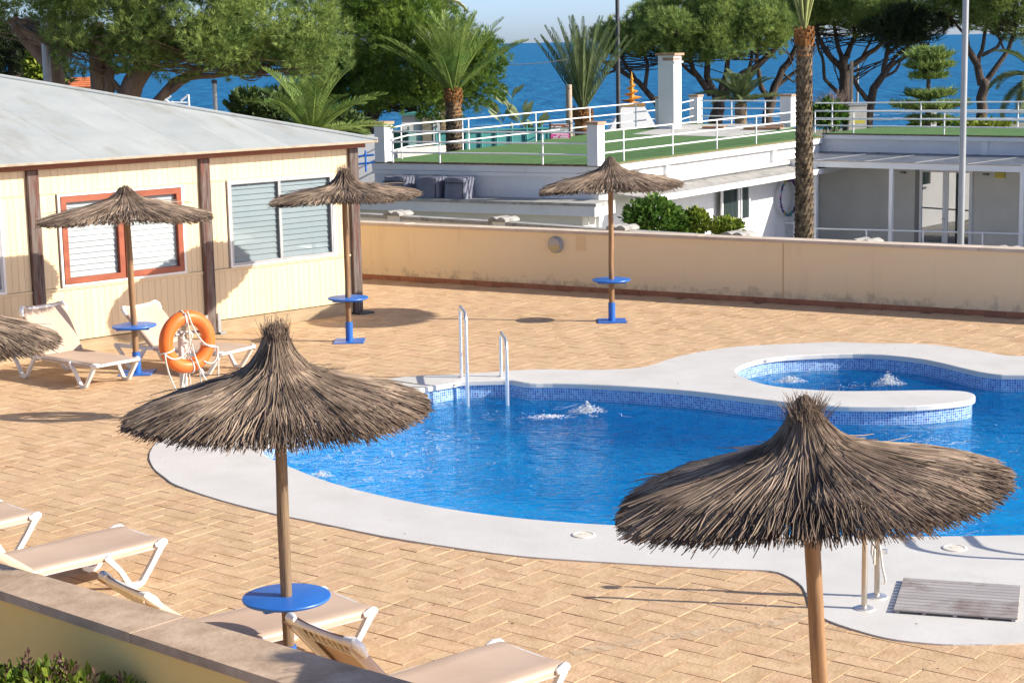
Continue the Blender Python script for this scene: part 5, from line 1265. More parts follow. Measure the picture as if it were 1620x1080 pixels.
def lounger_proto(back_deg):
    t = thing('sun_lounger', 'x', 'sun lounger', (0, 0, 0), 0, 'beige sling sun loungers round the pool')
    # local x: 0 at the foot end, growing towards the head
    sm_ = sling(-.012, 1.20); sm_.xform(Matrix.Translation((0, 0, LH))); part(sm_, 'seat_sling', TEXT_SLING, t, smooth=50)
    for s in (-1, 1):
        part(MB().beam((.02, s * .315, LH - .035), (1.92, s * .315, LH - .035), .045, .05, bev=.008), 'side_rail', WHITEPL, t)
    for s in (-1, 1):
        part(MB().tube([(.10, s * .345, LH - .03), (.04, s * .345, LH - .024), (.0, s * .325, LH - .024), (-.012, s * .27, LH - .026)], [.018, .034, .034, .018], 10), 'corner_bracket', WHITEPL, t, smooth=50)
    part(MB().tube([(.0, -.3, LH - .03), (.0, .3, LH - .03)], .022, 8), 'foot_bar', WHITEPL, t, smooth=50)
    def vleg(xa, xb, xv, s):
        mb = MB(); y = s * .34
        P = [(xa, y, LH - .03), (xa + (xv - .06 - xa) * .5, y, LH * .5), (xv - .055, y, .035), (xv - .02, y, .008 + .012), (xv + .03, y, .008 + .012), (xv + .065, y, .035), (xv + (xb - xv) * .55, y, LH * .52), (xb, y, LH - .03)]
        W_ = [.052, .044, .045, .045, .045, .045, .038, .045]
        for i in range(len(P) - 1):
            pass
        n = len(P); 
        for i, p in enumerate(P):
            d = (Vector(P[min(i + 1, n - 1)]) - Vector(P[max(i - 1, 0)])).normalized(); nn = Vector((-d.z, 0, d.x)); h = W_[i] / 2
            for sy in (-.02, .02):
                mb.v.append(tuple(Vector(p) + nn * h + Vector((0, sy, 0)))); mb.v.append(tuple(Vector(p) - nn * h + Vector((0, sy, 0))))
        for i in range(n - 1):
            a, b = 4 * i, 4 * i + 4
            mb.f += [(a, a + 1, b + 1, b), (a + 3, a + 2, b + 2, b + 3), (a + 2, a, b, b + 2), (a + 1, a + 3, b + 3, b + 1)]
        mb.f += [(0, 2, 3, 1), (4 * n - 4, 4 * n - 3, 4 * n - 1, 4 * n - 2)]
        part(mb, 'leg', WHITEPL, t)
    for s in (-1, 1):
        vleg(.03, .56, .29, s); vleg(1.34, 1.88, 1.60, s)
    # backrest, turned about its hinge
    H = 1.19; L = .70; a = math.radians(back_deg); R_ = Matrix.Translation((H, 0, LH + .005)) @ Matrix.Rotation(-a, 4, 'Y')
    b = part(sling(.0, L + .03, 6, .02).xform(R_), 'backrest', TEXT_SLING, t, smooth=50)
    fr = MB()
    for s in (-1, 1): fr.beam((0, s * .300, -.045), (L - .03, s * .300, -.045), .055, .04, bev=.008)
    part(fr.xform(R_), 'backrest_frame', WHITEPL, b)
    for s in (-1, 1):
        part(MB().tube([(L - .10, s * .345, -.03), (L - .03, s * .348, -.024), (L + .02, s * .32, -.024), (L + .03, s * .25, -.03)], [.018, .034, .034, .018], 10).xform(R_), 'corner_bracket', WHITEPL, b, smooth=50)
    part(MB().tube([(L + .0, -.3, -.03), (L + .0, .3, -.03)], .024, 8).xform(R_), 'top_bar', WHITEPL, b, smooth=50)
    la = MB()
    for k in range(9):
        y = -.24 + .06 * k; la.tube([(L - .11, y, -.045), (L - .06, y + .012, -.05), (L - .015, y, -.035)], .006, 5)
    la.box((L - .12, 0, -.042), (.012, .58, .02))
    part(la.xform(R_), 'lacing', ROPE, b)
    st = MB()
    for s in (-1, 1): st.beam((1.66, s * .29, LH - .05), tuple((R_ @ Vector((.38, s * .28, -.06)))), .025, .018)
    part(st, 'support_strut', WHITEPL, t)
    part(MB().tube([(1.66, -.3, LH - .05), (1.66, .3, LH - .05)], .014, 8), 'cross_bar', WHITEPL, t)
    return t
def lounger(deg_back, x, y, heading, label):
    t = lounger_proto(deg_back); t.location = (x, y, 0); t.rotation_euler = (0, 0, math.radians(heading)); t['label'] = label
lounger(57, -5.12, 23.02, 139, 'beige sun lounger with raised back against the pavilion, left of the parasol pole')
lounger(44, -3.67, 23.80, 149, 'beige sun lounger behind the orange life ring')
lounger(38, -4.40, 15.52, -135, 'beige sun lounger at the left edge, only its foot end in view')
lounger(38, -3.12, 14.58, -136, 'beige sun lounger on the paving above the near wall, second from the left edge')
lounger(40, -1.23, 12.66, -142, 'beige sun lounger partly under the blue table of the near left parasol')
lounger(50, 0.09, 11.40, -139, 'beige sun lounger at the bottom centre, nearest to the big right parasol')

# ================================================================== LIFE RING
def life_ring():
    b = Vector((-3.80, 20.75, 0)); c = at(292, 540, 20.75); a = math.radians(42)
    st = thing('life_ring_stand', 'pale post with a hook and coiled rope carrying the orange life ring', 'stand', (b.x, b.y, 0), a)
    zc_ = c.z
    part(MB().box((0, .10, (zc_ + .12) / 2), (.07, .07, zc_ + .12), bev=.006), 'post', mat('pale_post', (0.55, 0.52, 0.46), (0.62, 0.59, 0.53), 4, .6), st)
    part(MB().box((0, .10, .008), (.2, .2, .016)), 'base_plate', GREYPOST, st)
    part(MB().tube([(-.20, .06, zc_ + .06), (0, .04, zc_ + .10), (.26, .06, zc_ + .08)], .016, 8), 'hook_bar', GREYPOST, st)
    co = MB(); rs = random.Random(3)
    for k in range(5):
        x0_, r0_, h0_ = -.02 + .014 * k, .06 + .008 * rs.random(), .10 + .02 * k
        co.tube([(x0_ + r0_ * math.cos(q) * (1 if k % 2 else -1), .0 + .02 * k - .06, zc_ + .06 + .06 * math.sin(q) - .0) for q in [i * PI / 8 for i in range(17)]], .0075, 6)
    for k in range(3):
        x0_ = rs.uniform(-.09, .09); co.tube([(x0_ * .3, -.02, zc_ + .02), (x0_, -.04, zc_ * .6), (x0_ * 1.6 + rs.uniform(-.05, .05), -.05, .14 + .1 * rs.random())], .0075, 6)
    for k in range(2):
        cx_ = rs.uniform(-.1, .25); co.tube([(cx_ + (.08 + .02 * k) * math.cos(q), -.06 + .05 * math.sin(q), .18 + .07 * math.sin(q + k) + .02 * k) for q in [i * PI / 8 for i in range(16)]], .0075, 6, closed=True)
    part(co, 'rope_coil', ROPE, st, smooth=60)
    r = thing('life_ring', 'orange life ring with white grab rope hanging on its pale post', 'life ring', (b.x, b.y, zc_), a)
    R, q = .288, .082
    me = []
    part(MB().tube([(R * math.cos(k * PI / 32), -.02, R * math.sin(k * PI / 32)) for k in range(64)], q, 18, closed=True), 'ring', ORANGE, r, smooth=60)
    rg = mat('ring_seam', (0.62, 0.10, 0.012), None, rough=.5)
    for k in range(4):
        an = math.radians((100, 195, 345, 275)[k])
        cpt = Vector((R * math.cos(an), -.02, R * math.sin(an))); rad = Vector((math.cos(an), 0, math.sin(an)))
        part(MB().tube([cpt + (rad * math.cos(t_) + Vector((0, math.sin(t_), 0))) * (q + .004) for t_ in [i * PI / 10 for i in range(20)]], .010, 6, closed=True), 'rope_band', ROPE, r, smooth=60)
    for an in (38, 300):
        an = math.radians(an); cpt = Vector((R * math.cos(an), -.02 - q * .96, R * math.sin(an))); tg = Vector((-math.sin(an), 0, math.cos(an))); rd = Vector((math.cos(an), 0, math.sin(an)))
        part(MB().add([cpt - tg * .03 - rd * .018, cpt + tg * .03 - rd * .018, cpt + tg * .03 + rd * .018, cpt - tg * .03 + rd * .018], [(0, 1, 2, 3), (3, 2, 1, 0)]), 'reflector', WHITEPL, r)
    def dr(p0, p1, sag, y=-.11, n=12, sx=0):
        return [Vector((p0[0] + (p1[0] - p0[0]) * t_ + sx * 4 * t_ * (1 - t_), y, p0[1] + (p1[1] - p0[1]) * t_ - sag * 4 * t_ * (1 - t_))) for t_ in [i / n for i in range(n + 1)]]
    O = R + q
    T_, L_, R_ = (-.06, O - .02), (-O + .01, -.09), (O - .01, -.10)
    gr = MB()
    gr.tube(dr((-.03, O), R_, .12, -.10, sx=-.03), .0095, 6); gr.tube(dr(R_, (.16, -.24), .10, -.10, sx=.05), .0095, 6)
    gr.tube(dr(T_, (-.02, -.05), .0, -.10, sx=.02), .0095, 6); gr.tube(dr((-.02, -.05), L_, .10, -.10), .0095, 6)
    gr.tube(dr((-.0, -.02), (.30, -.66), .0, -.12, sx=-.05), .0095, 6); gr.tube(dr(L_, (-.13, -.70), .0, -.11, sx=-.05), .0095, 6)
    gr.tube(dr(R_, (.32, -.66), .0, -.08, sx=.03), .0095, 6); gr.tube(dr((-.01, -.05), (.10, -.64), .0, -.09, sx=.06), .0095, 6)
    part(gr, 'grab_rope', ROPE, r, smooth=60)
life_ring()

# ================================================================== STEEL AT THE POOL
def urail(name, d0, d1, zt, zlow, r=.024, rtop=.13):
    """an upside-down U: d0 on the coping, d1 down into the water"""
    d0, d1 = Vector(d0), Vector(d1); L = (d1 - d0).length; e = (d1 - d0) / L; P = [d0 + Vector((0, 0, zc))]
    rt = min(rtop, L / 2)
    P.append(d0 + Vector((0, 0, zt - rt)))
    for k in range(1, 8):
        a = PI - PI / 2 * k / 8; P.append(d0 + e * (rt + rt * math.cos(a)) + Vector((0, 0, zt - rt + rt * math.sin(a))))
    if L > 2 * rt: P.append(d1 - e * rt + Vector((0, 0, zt)))
    for k in range(1, 8):
        a = PI / 2 - PI / 2 * k / 8; P.append(d1 - e * (rt - rt * math.cos(a)) + Vector((0, 0, zt - rt + rt * math.sin(a))))
    P += [d1 + Vector((0, 0, zt - rt)), d1 + Vector((0, 0, 0)), d1 + Vector((0, 0, zlow))]
    return MB().tube(P, r, 12)
a1, a2 = gp(730, 597, zc), gp(793, 595.5, zc); w1_, w2_ = gp(740, 640, -.2), gp(803, 639, -.2)
lad = thing('pool_ladder', 'polished steel pool ladder with one tall and one short rail', 'ladder', (a1.x, a1.y, 0))
for a, w_, zt in ((a1, w1_, at(725, 490, 22.75).z), (a2, w2_, at(791, 532.5, 22.7).z)):
    d0, d1 = (a.x, a.y, 0), (w_.x, w_.y, 0)
    part(urail('rail', d0, d1, zt, -.95), 'rail', STEEL, lad, True, smooth=60)
    part(MB().lathe([(.05, zc), (.05, zc + .008), (.03, zc + .014), (.022, zc + .02)], 20).xform(Matrix.Translation((a.x, a.y, 0))), 'flange', STEEL, lad, True, smooth=40)
for z in (-.42, -.68, -.92):
    part(MB().beam((w1_.x, w1_.y, z), (w2_.x, w2_.y, z), .08, .025, bev=.005), 'tread', STEEL, lad, True)
for x, lab in ((4.95, 'steel pool handrail just outside the right edge, nearer one'), (5.5, 'steel pool handrail just outside the right edge, farther one')):
    hr = thing('pool_handrail', lab, 'handrail', (x, 14.2, 0), 0, 'pool handrails'); part(urail('rail', (0, 0, 0), (0, 1.05, 0), .88, -.6, rtop=.3), 'rail', STEEL, hr, smooth=60)
    part(MB().lathe([(.05, zc), (.05, zc + .01), (.022, zc + .02)], 20), 'flange', STEEL, hr)
def shower():
    p1, p2 = gp(1367, 962, zc), gp(1387, 943, zc)
    o = thing('foot_shower_post', 'plain brownish steel post in front of the pool shower', 'post', p1, .0)
    part(MB().tube([(0, 0, 0), (0, 0, 1.02), (-.02, 0, 1.06), (-.07, 0, 1.075), (-.12, 0, 1.05)], .022, 14), 'shaft', STEELT, o, smooth=60)
    part(MB().lathe([(.075, 0), (.075, .008), (.055, .016), (.026, .022)], 24), 'flange', STEEL, o, smooth=40)
    o = thing('pool_shower', 'steel pool shower post with a tap and a hanging hose', 'shower', p2)
    part(MB().tube([(0, 0, 0), (0, 0, 1.0)], .021, 14).tube([(0, 0, 1.0), (-.04, 0, 1.05), (-.12, 0, 1.06), (-.2, 0, 1.03)], .012, 8), 'shaft', STEELT, o, smooth=60)
    part(MB().lathe([(.082, 0), (.082, .008), (.06, .016), (.026, .022)], 24), 'flange', STEEL, o, smooth=40)
    part(MB().lathe([(.045, -.03), (.05, 0), (.012, .02)], 16).xform(Matrix.Translation((-.2, 0, 1.0))), 'shower_head', STEEL, o)
    part(MB().box((.035, -.005, .36), (.05, .03, .035)).tube([(.06, 0, .36), (.075, 0, .36)], .022, 10), 'tap', STEEL, o)
    part(MB().tube([(-.02, -.028, .60), (-.042, -.03, .47), (-.05, -.03, .36), (-.03, -.032, .27), (-.028, -.03, .40)], .011, 8).tube([(.02, -.03, .60), (.012, -.03, .42), (.035, -.03, .24), (.06, -.028, .14), (.055, -.028, .105), (.03, -.028, .115)], .009, 8), 'hose', ROPE, o, smooth=60)
shower()
def duckboard():
    q = [gp(1405, 970, zc), gp(1606, 984, zc), gp(1619, 931, zc), gp(1437, 918, zc)]
    ex = ((q[1] - q[0]) + (q[2] - q[3])).normalized(); ey = Vector((-ex.y, ex.x, 0)); c = sum(q, Vector()) / 4
    L = ((q[1] - q[0]).length + (q[2] - q[3]).length) / 2; W_ = ((q[3] - q[0]).length + (q[2] - q[1]).length) / 2 * .97
    t = thing('duckboard', 'grey slatted plastic duckboard lying on the white coping', 'duckboard', (c.x, c.y, zc), math.atan2(ex.y, ex.x))
    n = 11; p = W_ / n
    for k in range(n):
        part(MB().box((0, -W_ / 2 + (k + .5) * p, .024), (L, p - .009, .014), bev=.003), 'slat', DUCK, t)
    for x in (-L / 2 + .03, -L / 4, 0, L / 4, L / 2 - .03): part(MB().box((x, 0, .008), (.03, W_ - .01, .016)), 'bearer', DUCK, t)
duckboard()

# ---- small litter: dry leaf flecks on the paving and the coping
lt = MB(); rs = random.Random(21)
for k in range(420):
    x, y = rs.uniform(-7, 7.5), 8.8 + 20 * rs.random() ** 1.4
    if (Vector((x, y)) - WA).dot(wn_) < .1 or inpoly((x, y), inner): continue
    z = zc + .003 if inpoly((x, y), outer) else .0015
    if z > .01 and rs.random() < .55: continue
    a = rs.uniform(0, 2 * PI); l = rs.uniform(.008, .024); w_ = l * rs.uniform(.25, .5); d = Vector((math.cos(a), math.sin(a), 0)); e = Vector((-d.y, d.x, 0)); p = Vector((x, y, z))
    lt.add([p - d * l, p + e * w_ + Vector((0, 0, .004)), p + d * l + Vector((0, 0, .002)), p - e * w_], [(0, 3, 2, 1)])
tag(part(lt, 'leaf_litter', mat('dry_leaf', (0.12, 0.075, 0.04), (0.22, 0.14, 0.075), 9, 0.9)), 'tiny dry leaf flecks scattered over the paving and coping', kind='stuff')

# ================================================================== PLANTS
def blades(P, D, L, W_, g):
    """one thin triangle per row: foot P, direction D, length L, width W_"""
    n = len(P); r = g.normal(size=(n, 3)); s = np.cross(D, r); s /= np.linalg.norm(s, axis=1, keepdims=True) + 1e-9
    V = np.stack([P - s * (W_[:, None] / 2), P + s * (W_[:, None] / 2), P + D * L[:, None]], 1).reshape(-1, 3)
    return V, np.arange(n * 3).reshape(-1, 3)
def sphere_dirs(n, g):
    d = g.normal(size=(n, 3)); return d / np.linalg.norm(d, axis=1, keepdims=True)
def needle_crown(clumps, per, nb, bl, bw, seed, up=.5, fill=.2):
    """clumps: (centre, radii). Tufts of needles on the shell of every clump, some inside."""
    g = np.random.default_rng(seed); PP, DD, LL = [], [], []
    for c, r in clumps:
        n = int(per * (r[0] * r[1] + r[0] * r[2] + r[1] * r[2]) / 3)
        if n < 4: n = 4
        d = sphere_dirs(n, g); rad = np.where(g.random(n) < fill, g.uniform(.3, .9, n), g.uniform(.85, 1.08, n))
        p = np.array(c)[None, :] + d * np.array(r)[None, :] * rad[:, None]
        dd = d * (1 - up) + np.array([0, 0, up])[None, :] + g.normal(0, .22, (n, 3)); dd /= np.linalg.norm(dd, axis=1, keepdims=True)
        PP.append(p); DD.append(dd)
    P = np.concatenate(PP); D = np.concatenate(DD); n = len(P)
    P = np.repeat(P, nb, 0); D = np.repeat(D, nb, 0) + g.normal(0, .48, (n * nb, 3)); D /= np.linalg.norm(D, axis=1, keepdims=True)
    P = P + D * (g.random(n * nb) * bl * .3)[:, None]
    return blades(P, D, bl * g.uniform(.6, 1.2, n * nb), np.full(n * nb, bw) * g.uniform(.7, 1.3, n * nb), g)
def scatter_clumps(ells, seed, cs, dens=1.0, lower=.0):
    """split big ellipsoids into many small uneven clumps near their surface"""
    rs = random.Random(seed); out = []
    for c, r in ells:
        n = int(dens * (r[0] * r[1] + r[0] * r[2] + r[1] * r[2]) / (cs * cs) * 1.25)
        for k in range(max(5, n)):
            while True:
                d = Vector((rs.gauss(0, 1), rs.gauss(0, 1), rs.gauss(0, 1))).normalized()
                if d.z > -.35 - lower or rs.random() < .25: break
            q = rs.uniform(.62, .97); s = cs * rs.uniform(.6, 1.35)
            out.append(((c[0] + d.x * r[0] * q, c[1] + d.y * r[1] * q, c[2] + d.z * r[2] * q), (s, s, s * rs.uniform(.55, .8))))
    return out
def limb_pts(p0, p1, bend, n=6, seed=0):
    rs = random.Random(seed); p0, p1 = Vector(p0), Vector(p1); out = []
    L = (p1 - p0).length
    for k in range(n + 1):
        t = k / n; p = p0.lerp(p1, t) + Vector(bend) * (4 * t * (1 - t))
        if 0 < k < n: p += Vector((rs.uniform(-1, 1), rs.uniform(-1, 1), rs.uniform(-1, 1))) * L * .018
        out.append(p)
    return out
def tree(name, label, cat, base, trunks, ells, cm, bm, seed, cs, per, nb, bl, bw, group=None, up=.5, lower=0.0, dens=1.0, twigs=0):
    """trunks: list of (points, r0, r1) in world coordinates; first one is the trunk, the others limbs"""
    t = thing(name, label, cat, base, 0, group)
    for i, (P, r0, r1) in enumerate(trunks):
        P = [Vector(p) for p in P]; n = len(P)
        if n < 5:
            Q = []
            for j in range(n - 1): Q += [P[j].lerp(P[j + 1], k / 3) for k in range(3)]
            P = Q + [P[-1]]; n = len(P)
            rs = random.Random(seed * 31 + i)
            for j in range(1, n - 1): P[j] += Vector((rs.uniform(-1, 1), rs.uniform(-1, 1), rs.uniform(-.5, .5))) * r0 * .35
        part(MB().tube(P, [r0 + (r1 - r0) * k / (n - 1) for k in range(n)], 9), 'trunk' if i == 0 else 'limb', bm, t, True, smooth=70)
    if twigs:
        rs = random.Random(seed + 5); mb = MB()
        for k in range(twigs):
            P, r0, r1 = rs.choice(trunks[1:] if len(trunks) > 1 else trunks); p = Vector(P[-1]).lerp(Vector(P[max(0, len(P) - 2)]), rs.random())
            c, r = rs.choice(ells); q = Vector((c[0] + rs.uniform(-.9, .9) * r[0], c[1] + rs.uniform(-.7, .7) * r[1], c[2] - r[2] * rs.uniform(.2, .8)))
            if (q - p).length > 4.5: q = p + (q - p).normalized() * 4.5
            mb.tube(limb_pts(p, q, (0, 0, -.15), 4, k), [max(.02, r1 * .5), max(.018, r1 * .4), .02, .015, .008], 5, caps=False)
        part(mb, 'twigs', bm, t, True)
    cl = scatter_clumps(ells, seed, cs, dens, lower)
    V, Fc = needle_crown(cl, per, nb, bl, bw, seed, up)
    V = V - np.array(wloc(t))[None, :]
    o = np_mesh('crown', V, Fc, cm, t); tag(o, kind='stuff')
    return t
def E_(px, py, Y, rx, rz, ry=None):
    """an ellipsoid of foliage at depth Y covering rx by rz picture points"""
    p = at(px, py, Y); k = Y / F_PX; return ((p.x, p.y, p.z), (rx * k, (ry if ry else rx) * k, rz * k))
def A_(px, py, Y): return at(px, py, Y)

# ---- big pine behind the pavilion
Y = 45
tree('pine_tree', 'big sunlit umbrella pine leaning over the pavilion roof at upper left', 'tree', (A_(150, 200, Y).x, Y, GZ),
     [([A_(158, 260, Y), A_(158, 190, Y), A_(156, 140, Y), A_(152, 90, Y), A_(154, 40, Y + .5)], .22, .16),
      ([A_(185, 260, Y), A_(200, 165, Y), A_(212, 130, Y), A_(240, 90, Y), A_(290, 50, Y + .4)], .34, .20),
      ([A_(170, 150, Y), A_(172, 110, Y), A_(165, 80, Y + .5), A_(180, 40, Y + .6)], .16, .12),
      ([A_(195, 190, Y), A_(245, 165, Y), A_(275, 130, Y + .3), A_(330, 105, Y + .5), A_(400, 90, Y + 1)], .14, .07),
      ([A_(262, 150, Y + .2), A_(300, 122, Y), A_(360, 118, Y), A_(420, 105, Y)], .09, .05),
      ([A_(196, 150, Y), A_(176, 125, Y), A_(168, 95, Y)], .09, .06),
      ([A_(108, 170, Y + 1), A_(85, 110, Y + 1), A_(45, 65, Y + 1), A_(20, 30, Y + 1)], .20, .15)],
     [E_(60, 15, Y, 105, 60), E_(180, 40, Y - 1.2, 120, 60), E_(300, 35, Y - 1.5, 120, 68), E_(410, 50, Y - .8, 110, 62), E_(485, 45, Y, 62, 62), E_(250, -50, Y, 250, 60), E_(430, -40, Y, 110, 50), E_(330, 84, Y - .6, 95, 36), E_(425, 92, Y - .5, 80, 40), E_(495, 85, Y, 50, 42), E_(225, 84, Y - .8, 60, 36), E_(130, 75, Y - .6, 55, 34)],
     PINEA, BARKG, 41, .52, 430, 16, .16, .0135, 'pines behind the pavilion and the clubhouse', up=.46, twigs=120, dens=.7)
# dark trees farther left and behind
Y = 58
tree('dark_tree', 'dark shaded tree at the far left edge behind the pine', 'tree', (A_(25, 200, Y).x, Y, GZ),
     [([A_(30, 240, Y), A_(25, 150, Y), A_(20, 80, Y)], .35, .2), ([A_(24, 160, Y), A_(60, 110, Y), A_(70, 70, Y)], .2, .1)],
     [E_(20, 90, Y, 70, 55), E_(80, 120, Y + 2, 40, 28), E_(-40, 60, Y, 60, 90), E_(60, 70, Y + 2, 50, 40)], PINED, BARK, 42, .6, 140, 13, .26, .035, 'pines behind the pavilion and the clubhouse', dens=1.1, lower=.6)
Y = 57
tree('pine_tree', 'broad bright green pine behind the thick palm left of the sea gap', 'tree', (A_(590, 250, Y).x, Y, GZ),
     [([A_(596, 300, Y), A_(588, 250, Y), A_(574, 212, Y), A_(590, 170, Y), A_(625, 120, Y)], .42, .25), ([A_(576, 212, Y), A_(548, 180, Y), A_(540, 130, Y)], .22, .12), ([A_(590, 170, Y), A_(650, 150, Y), A_(715, 120, Y)], .15, .08),
      ([A_(584, 185, Y), A_(610, 165, Y), A_(660, 175, Y)], .10, .05)],
     [E_(560, 60, Y, 70, 75), E_(640, 65, Y - .5, 110, 70), E_(720, 110, Y, 72, 60), E_(640, 140, Y - 1, 90, 42), E_(560, 130, Y, 70, 40), E_(752, 120, Y, 42, 45), E_(530, 110, Y, 40, 60), E_(620, 10, Y, 60, 34), E_(470, 150, Y + 1, 60, 30)],
     PINEB, BARK, 43, .6, 260, 17, .19, .017, 'pines behind the pavilion and the clubhouse', up=.4, lower=.5, dens=1.15, twigs=50)
# ---- umbrella pines in front of the sea
Y = 80
def U(px, py): return A_(px, py, Y)
G_ = 'pines behind the pavilion and the clubhouse'
tree('umbrella_pine', 'wide flat topped umbrella pine between the upright palm and the tall trunk', 'tree', (U(1130, 200).x, Y, GZ),
     [([U(1130, 240), U(1128, 190), U(1136, 160)], .36, .26), ([U(1136, 160), U(1160, 130), U(1210, 95), U(1240, 60)], .22, .10), ([U(1136, 162), U(1120, 120), U(1118, 60)], .20, .10), ([U(1125, 150), U(1096, 110), U(1085, 60)], .16, .08),
      ([U(1140, 150), U(1150, 110), U(1155, 60)], .16, .08), ([U(1046, 200), U(1040, 165), U(1010, 130), U(975, 108), U(950, 95)], .17, .07), ([U(1020, 140), U(1025, 100), U(1012, 60)], .10, .06), ([U(1005, 125), U(985, 95), U(965, 80)], .09, .05),
      ([U(1150, 140), U(1185, 120), U(1190, 80)], .12, .06), ([U(1042, 168), U(1062, 120), U(1060, 70)], .12, .06), ([U(1100, 120), U(1070, 95), U(1040, 80)], .08, .05), ([U(975, 110), U(960, 118), U(950, 112)], .05, .03)],
     [E_(1010, 62, Y, 60, 34), E_(1080, 45, Y - 1, 90, 42), E_(1170, 52, Y - 1, 85, 46), E_(1110, 20, Y, 110, 30), E_(1220, 62, Y, 40, 30), E_(985, 78, Y, 35, 16), E_(1110, 78, Y - 1.5, 70, 22)],
     PINEA, BARK, 44, .62, 230, 17, .23, .022, G_, up=.62, twigs=60)
Y = 86
tree('umbrella_pine', 'umbrella pine whose forked trunk shows just left of the tall palm trunk', 'tree', (U(1212, 200).x, Y, GZ),
     [([U(1210, 240), U(1213, 190), U(1222, 150)], .30, .22), ([U(1222, 150), U(1240, 110), U(1258, 75), U(1270, 40)], .20, .10), ([U(1220, 160), U(1204, 140), U(1196, 100), U(1200, 60)], .16, .07), ([U(1228, 138), U(1262, 110), U(1290, 70)], .10, .06), ([U(1240, 118), U(1255, 130), U(1285, 100)], .06, .04)],
     [E_(1240, 25, Y, 80, 30), E_(1210, 5, Y, 70, 24), E_(1290, 15, Y, 40, 22)], PINEA, BARK, 45, .8, 240, 20, .22, .018, G_, up=.6, twigs=30)
Y = 82
tree('umbrella_pine', 'middle umbrella pine with a straight dark trunk right of the palm trunk', 'tree', (U(1340, 200).x, Y, GZ),
     [([U(1340, 240), U(1338, 180), U(1338, 120), U(1336, 90)], .30, .20), ([U(1334, 112), U(1308, 85), U(1292, 55), U(1288, 30)], .15, .08), ([U(1336, 100), U(1325, 70), U(1318, 35)], .13, .07), ([U(1340, 92), U(1352, 60), U(1350, 30)], .13, .07),
      ([U(1342, 108), U(1375, 85), U(1400, 65), U(1425, 40)], .14, .07), ([U(1332, 155), U(1305, 125), U(1300, 90), U(1290, 62)], .10, .05), ([U(1330, 150), U(1330, 110)], .06, .05), ([U(1342, 110), U(1362, 95), U(1380, 60)], .09, .05), ([U(1336, 95), U(1344, 70), U(1366, 45)], .08, .05)],
     [E_(1330, 22, Y, 70, 30), E_(1390, 20, Y - 1, 70, 32), E_(1340, -2, Y, 90, 26), E_(1300, 32, Y, 35, 22), E_(1420, 25, Y, 40, 28)], PINEC, BARK, 46, .62, 230, 17, .23, .022, G_, up=.6, twigs=50)
Y = 79
tree('umbrella_pine', 'leaning dark crowned umbrella pine left of the layered pine', 'tree', (U(1372, 200).x, Y, GZ),
     [([U(1370, 240), U(1374, 180), U(1382, 140), U(1398, 118), U(1415, 95)], .24, .12), ([U(1398, 118), U(1402, 85), U(1410, 60)], .12, .07), ([U(1372, 158), U(1352, 130), U(1346, 110)], .12, .07), ([U(1400, 112), U(1430, 90), U(1470, 70)], .09, .05), ([U(1395, 125), U(1418, 112), U(1424, 98), U(1440, 85)], .07, .04), ([U(1412, 95), U(1440, 70), U(1480, 55)], .08, .04), ([U(1404, 85), U(1425, 68), U(1450, 50)], .07, .04)],
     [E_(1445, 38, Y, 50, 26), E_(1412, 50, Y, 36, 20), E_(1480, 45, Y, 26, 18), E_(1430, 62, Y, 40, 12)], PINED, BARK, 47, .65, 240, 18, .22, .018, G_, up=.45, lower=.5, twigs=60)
Y = 78
tree('umbrella_pine', 'rightmost umbrella pine with a Y shaped trunk right of the lamp post', 'tree', (U(1552, 200).x, Y, GZ),
     [([U(1550, 240), U(1551, 190), U(1556, 140), U(1555, 128)], .26, .20), ([U(1553, 135), U(1546, 102), U(1530, 75), U(1528, 55), U(1535, 30), U(1528, 0)], .18, .08), ([U(1558, 132), U(1575, 108), U(1595, 80), U(1605, 50), U(1612, 20)], .14, .06), ([U(1547, 103), U(1553, 80), U(1560, 45), U(1565, 15)], .10, .06), ([U(1553, 88), U(1578, 75), U(1592, 50), U(1590, 25)], .09, .05), ([U(1530, 60), U(1510, 35), U(1490, 12)], .07, .04), ([U(1590, 82), U(1580, 60), U(1578, 40)], .05, .03)],
     [E_(1590, 15, Y, 62, 34), E_(1545, 8, Y, 50, 26), E_(1505, 8, Y, 34, 16), E_(1630, 25, Y, 40, 40), E_(1560, -22, Y, 90, 30)], PINEC, BARK, 48, .72, 230, 18, .22, .018, G_, up=.55, lower=.3, twigs=70)

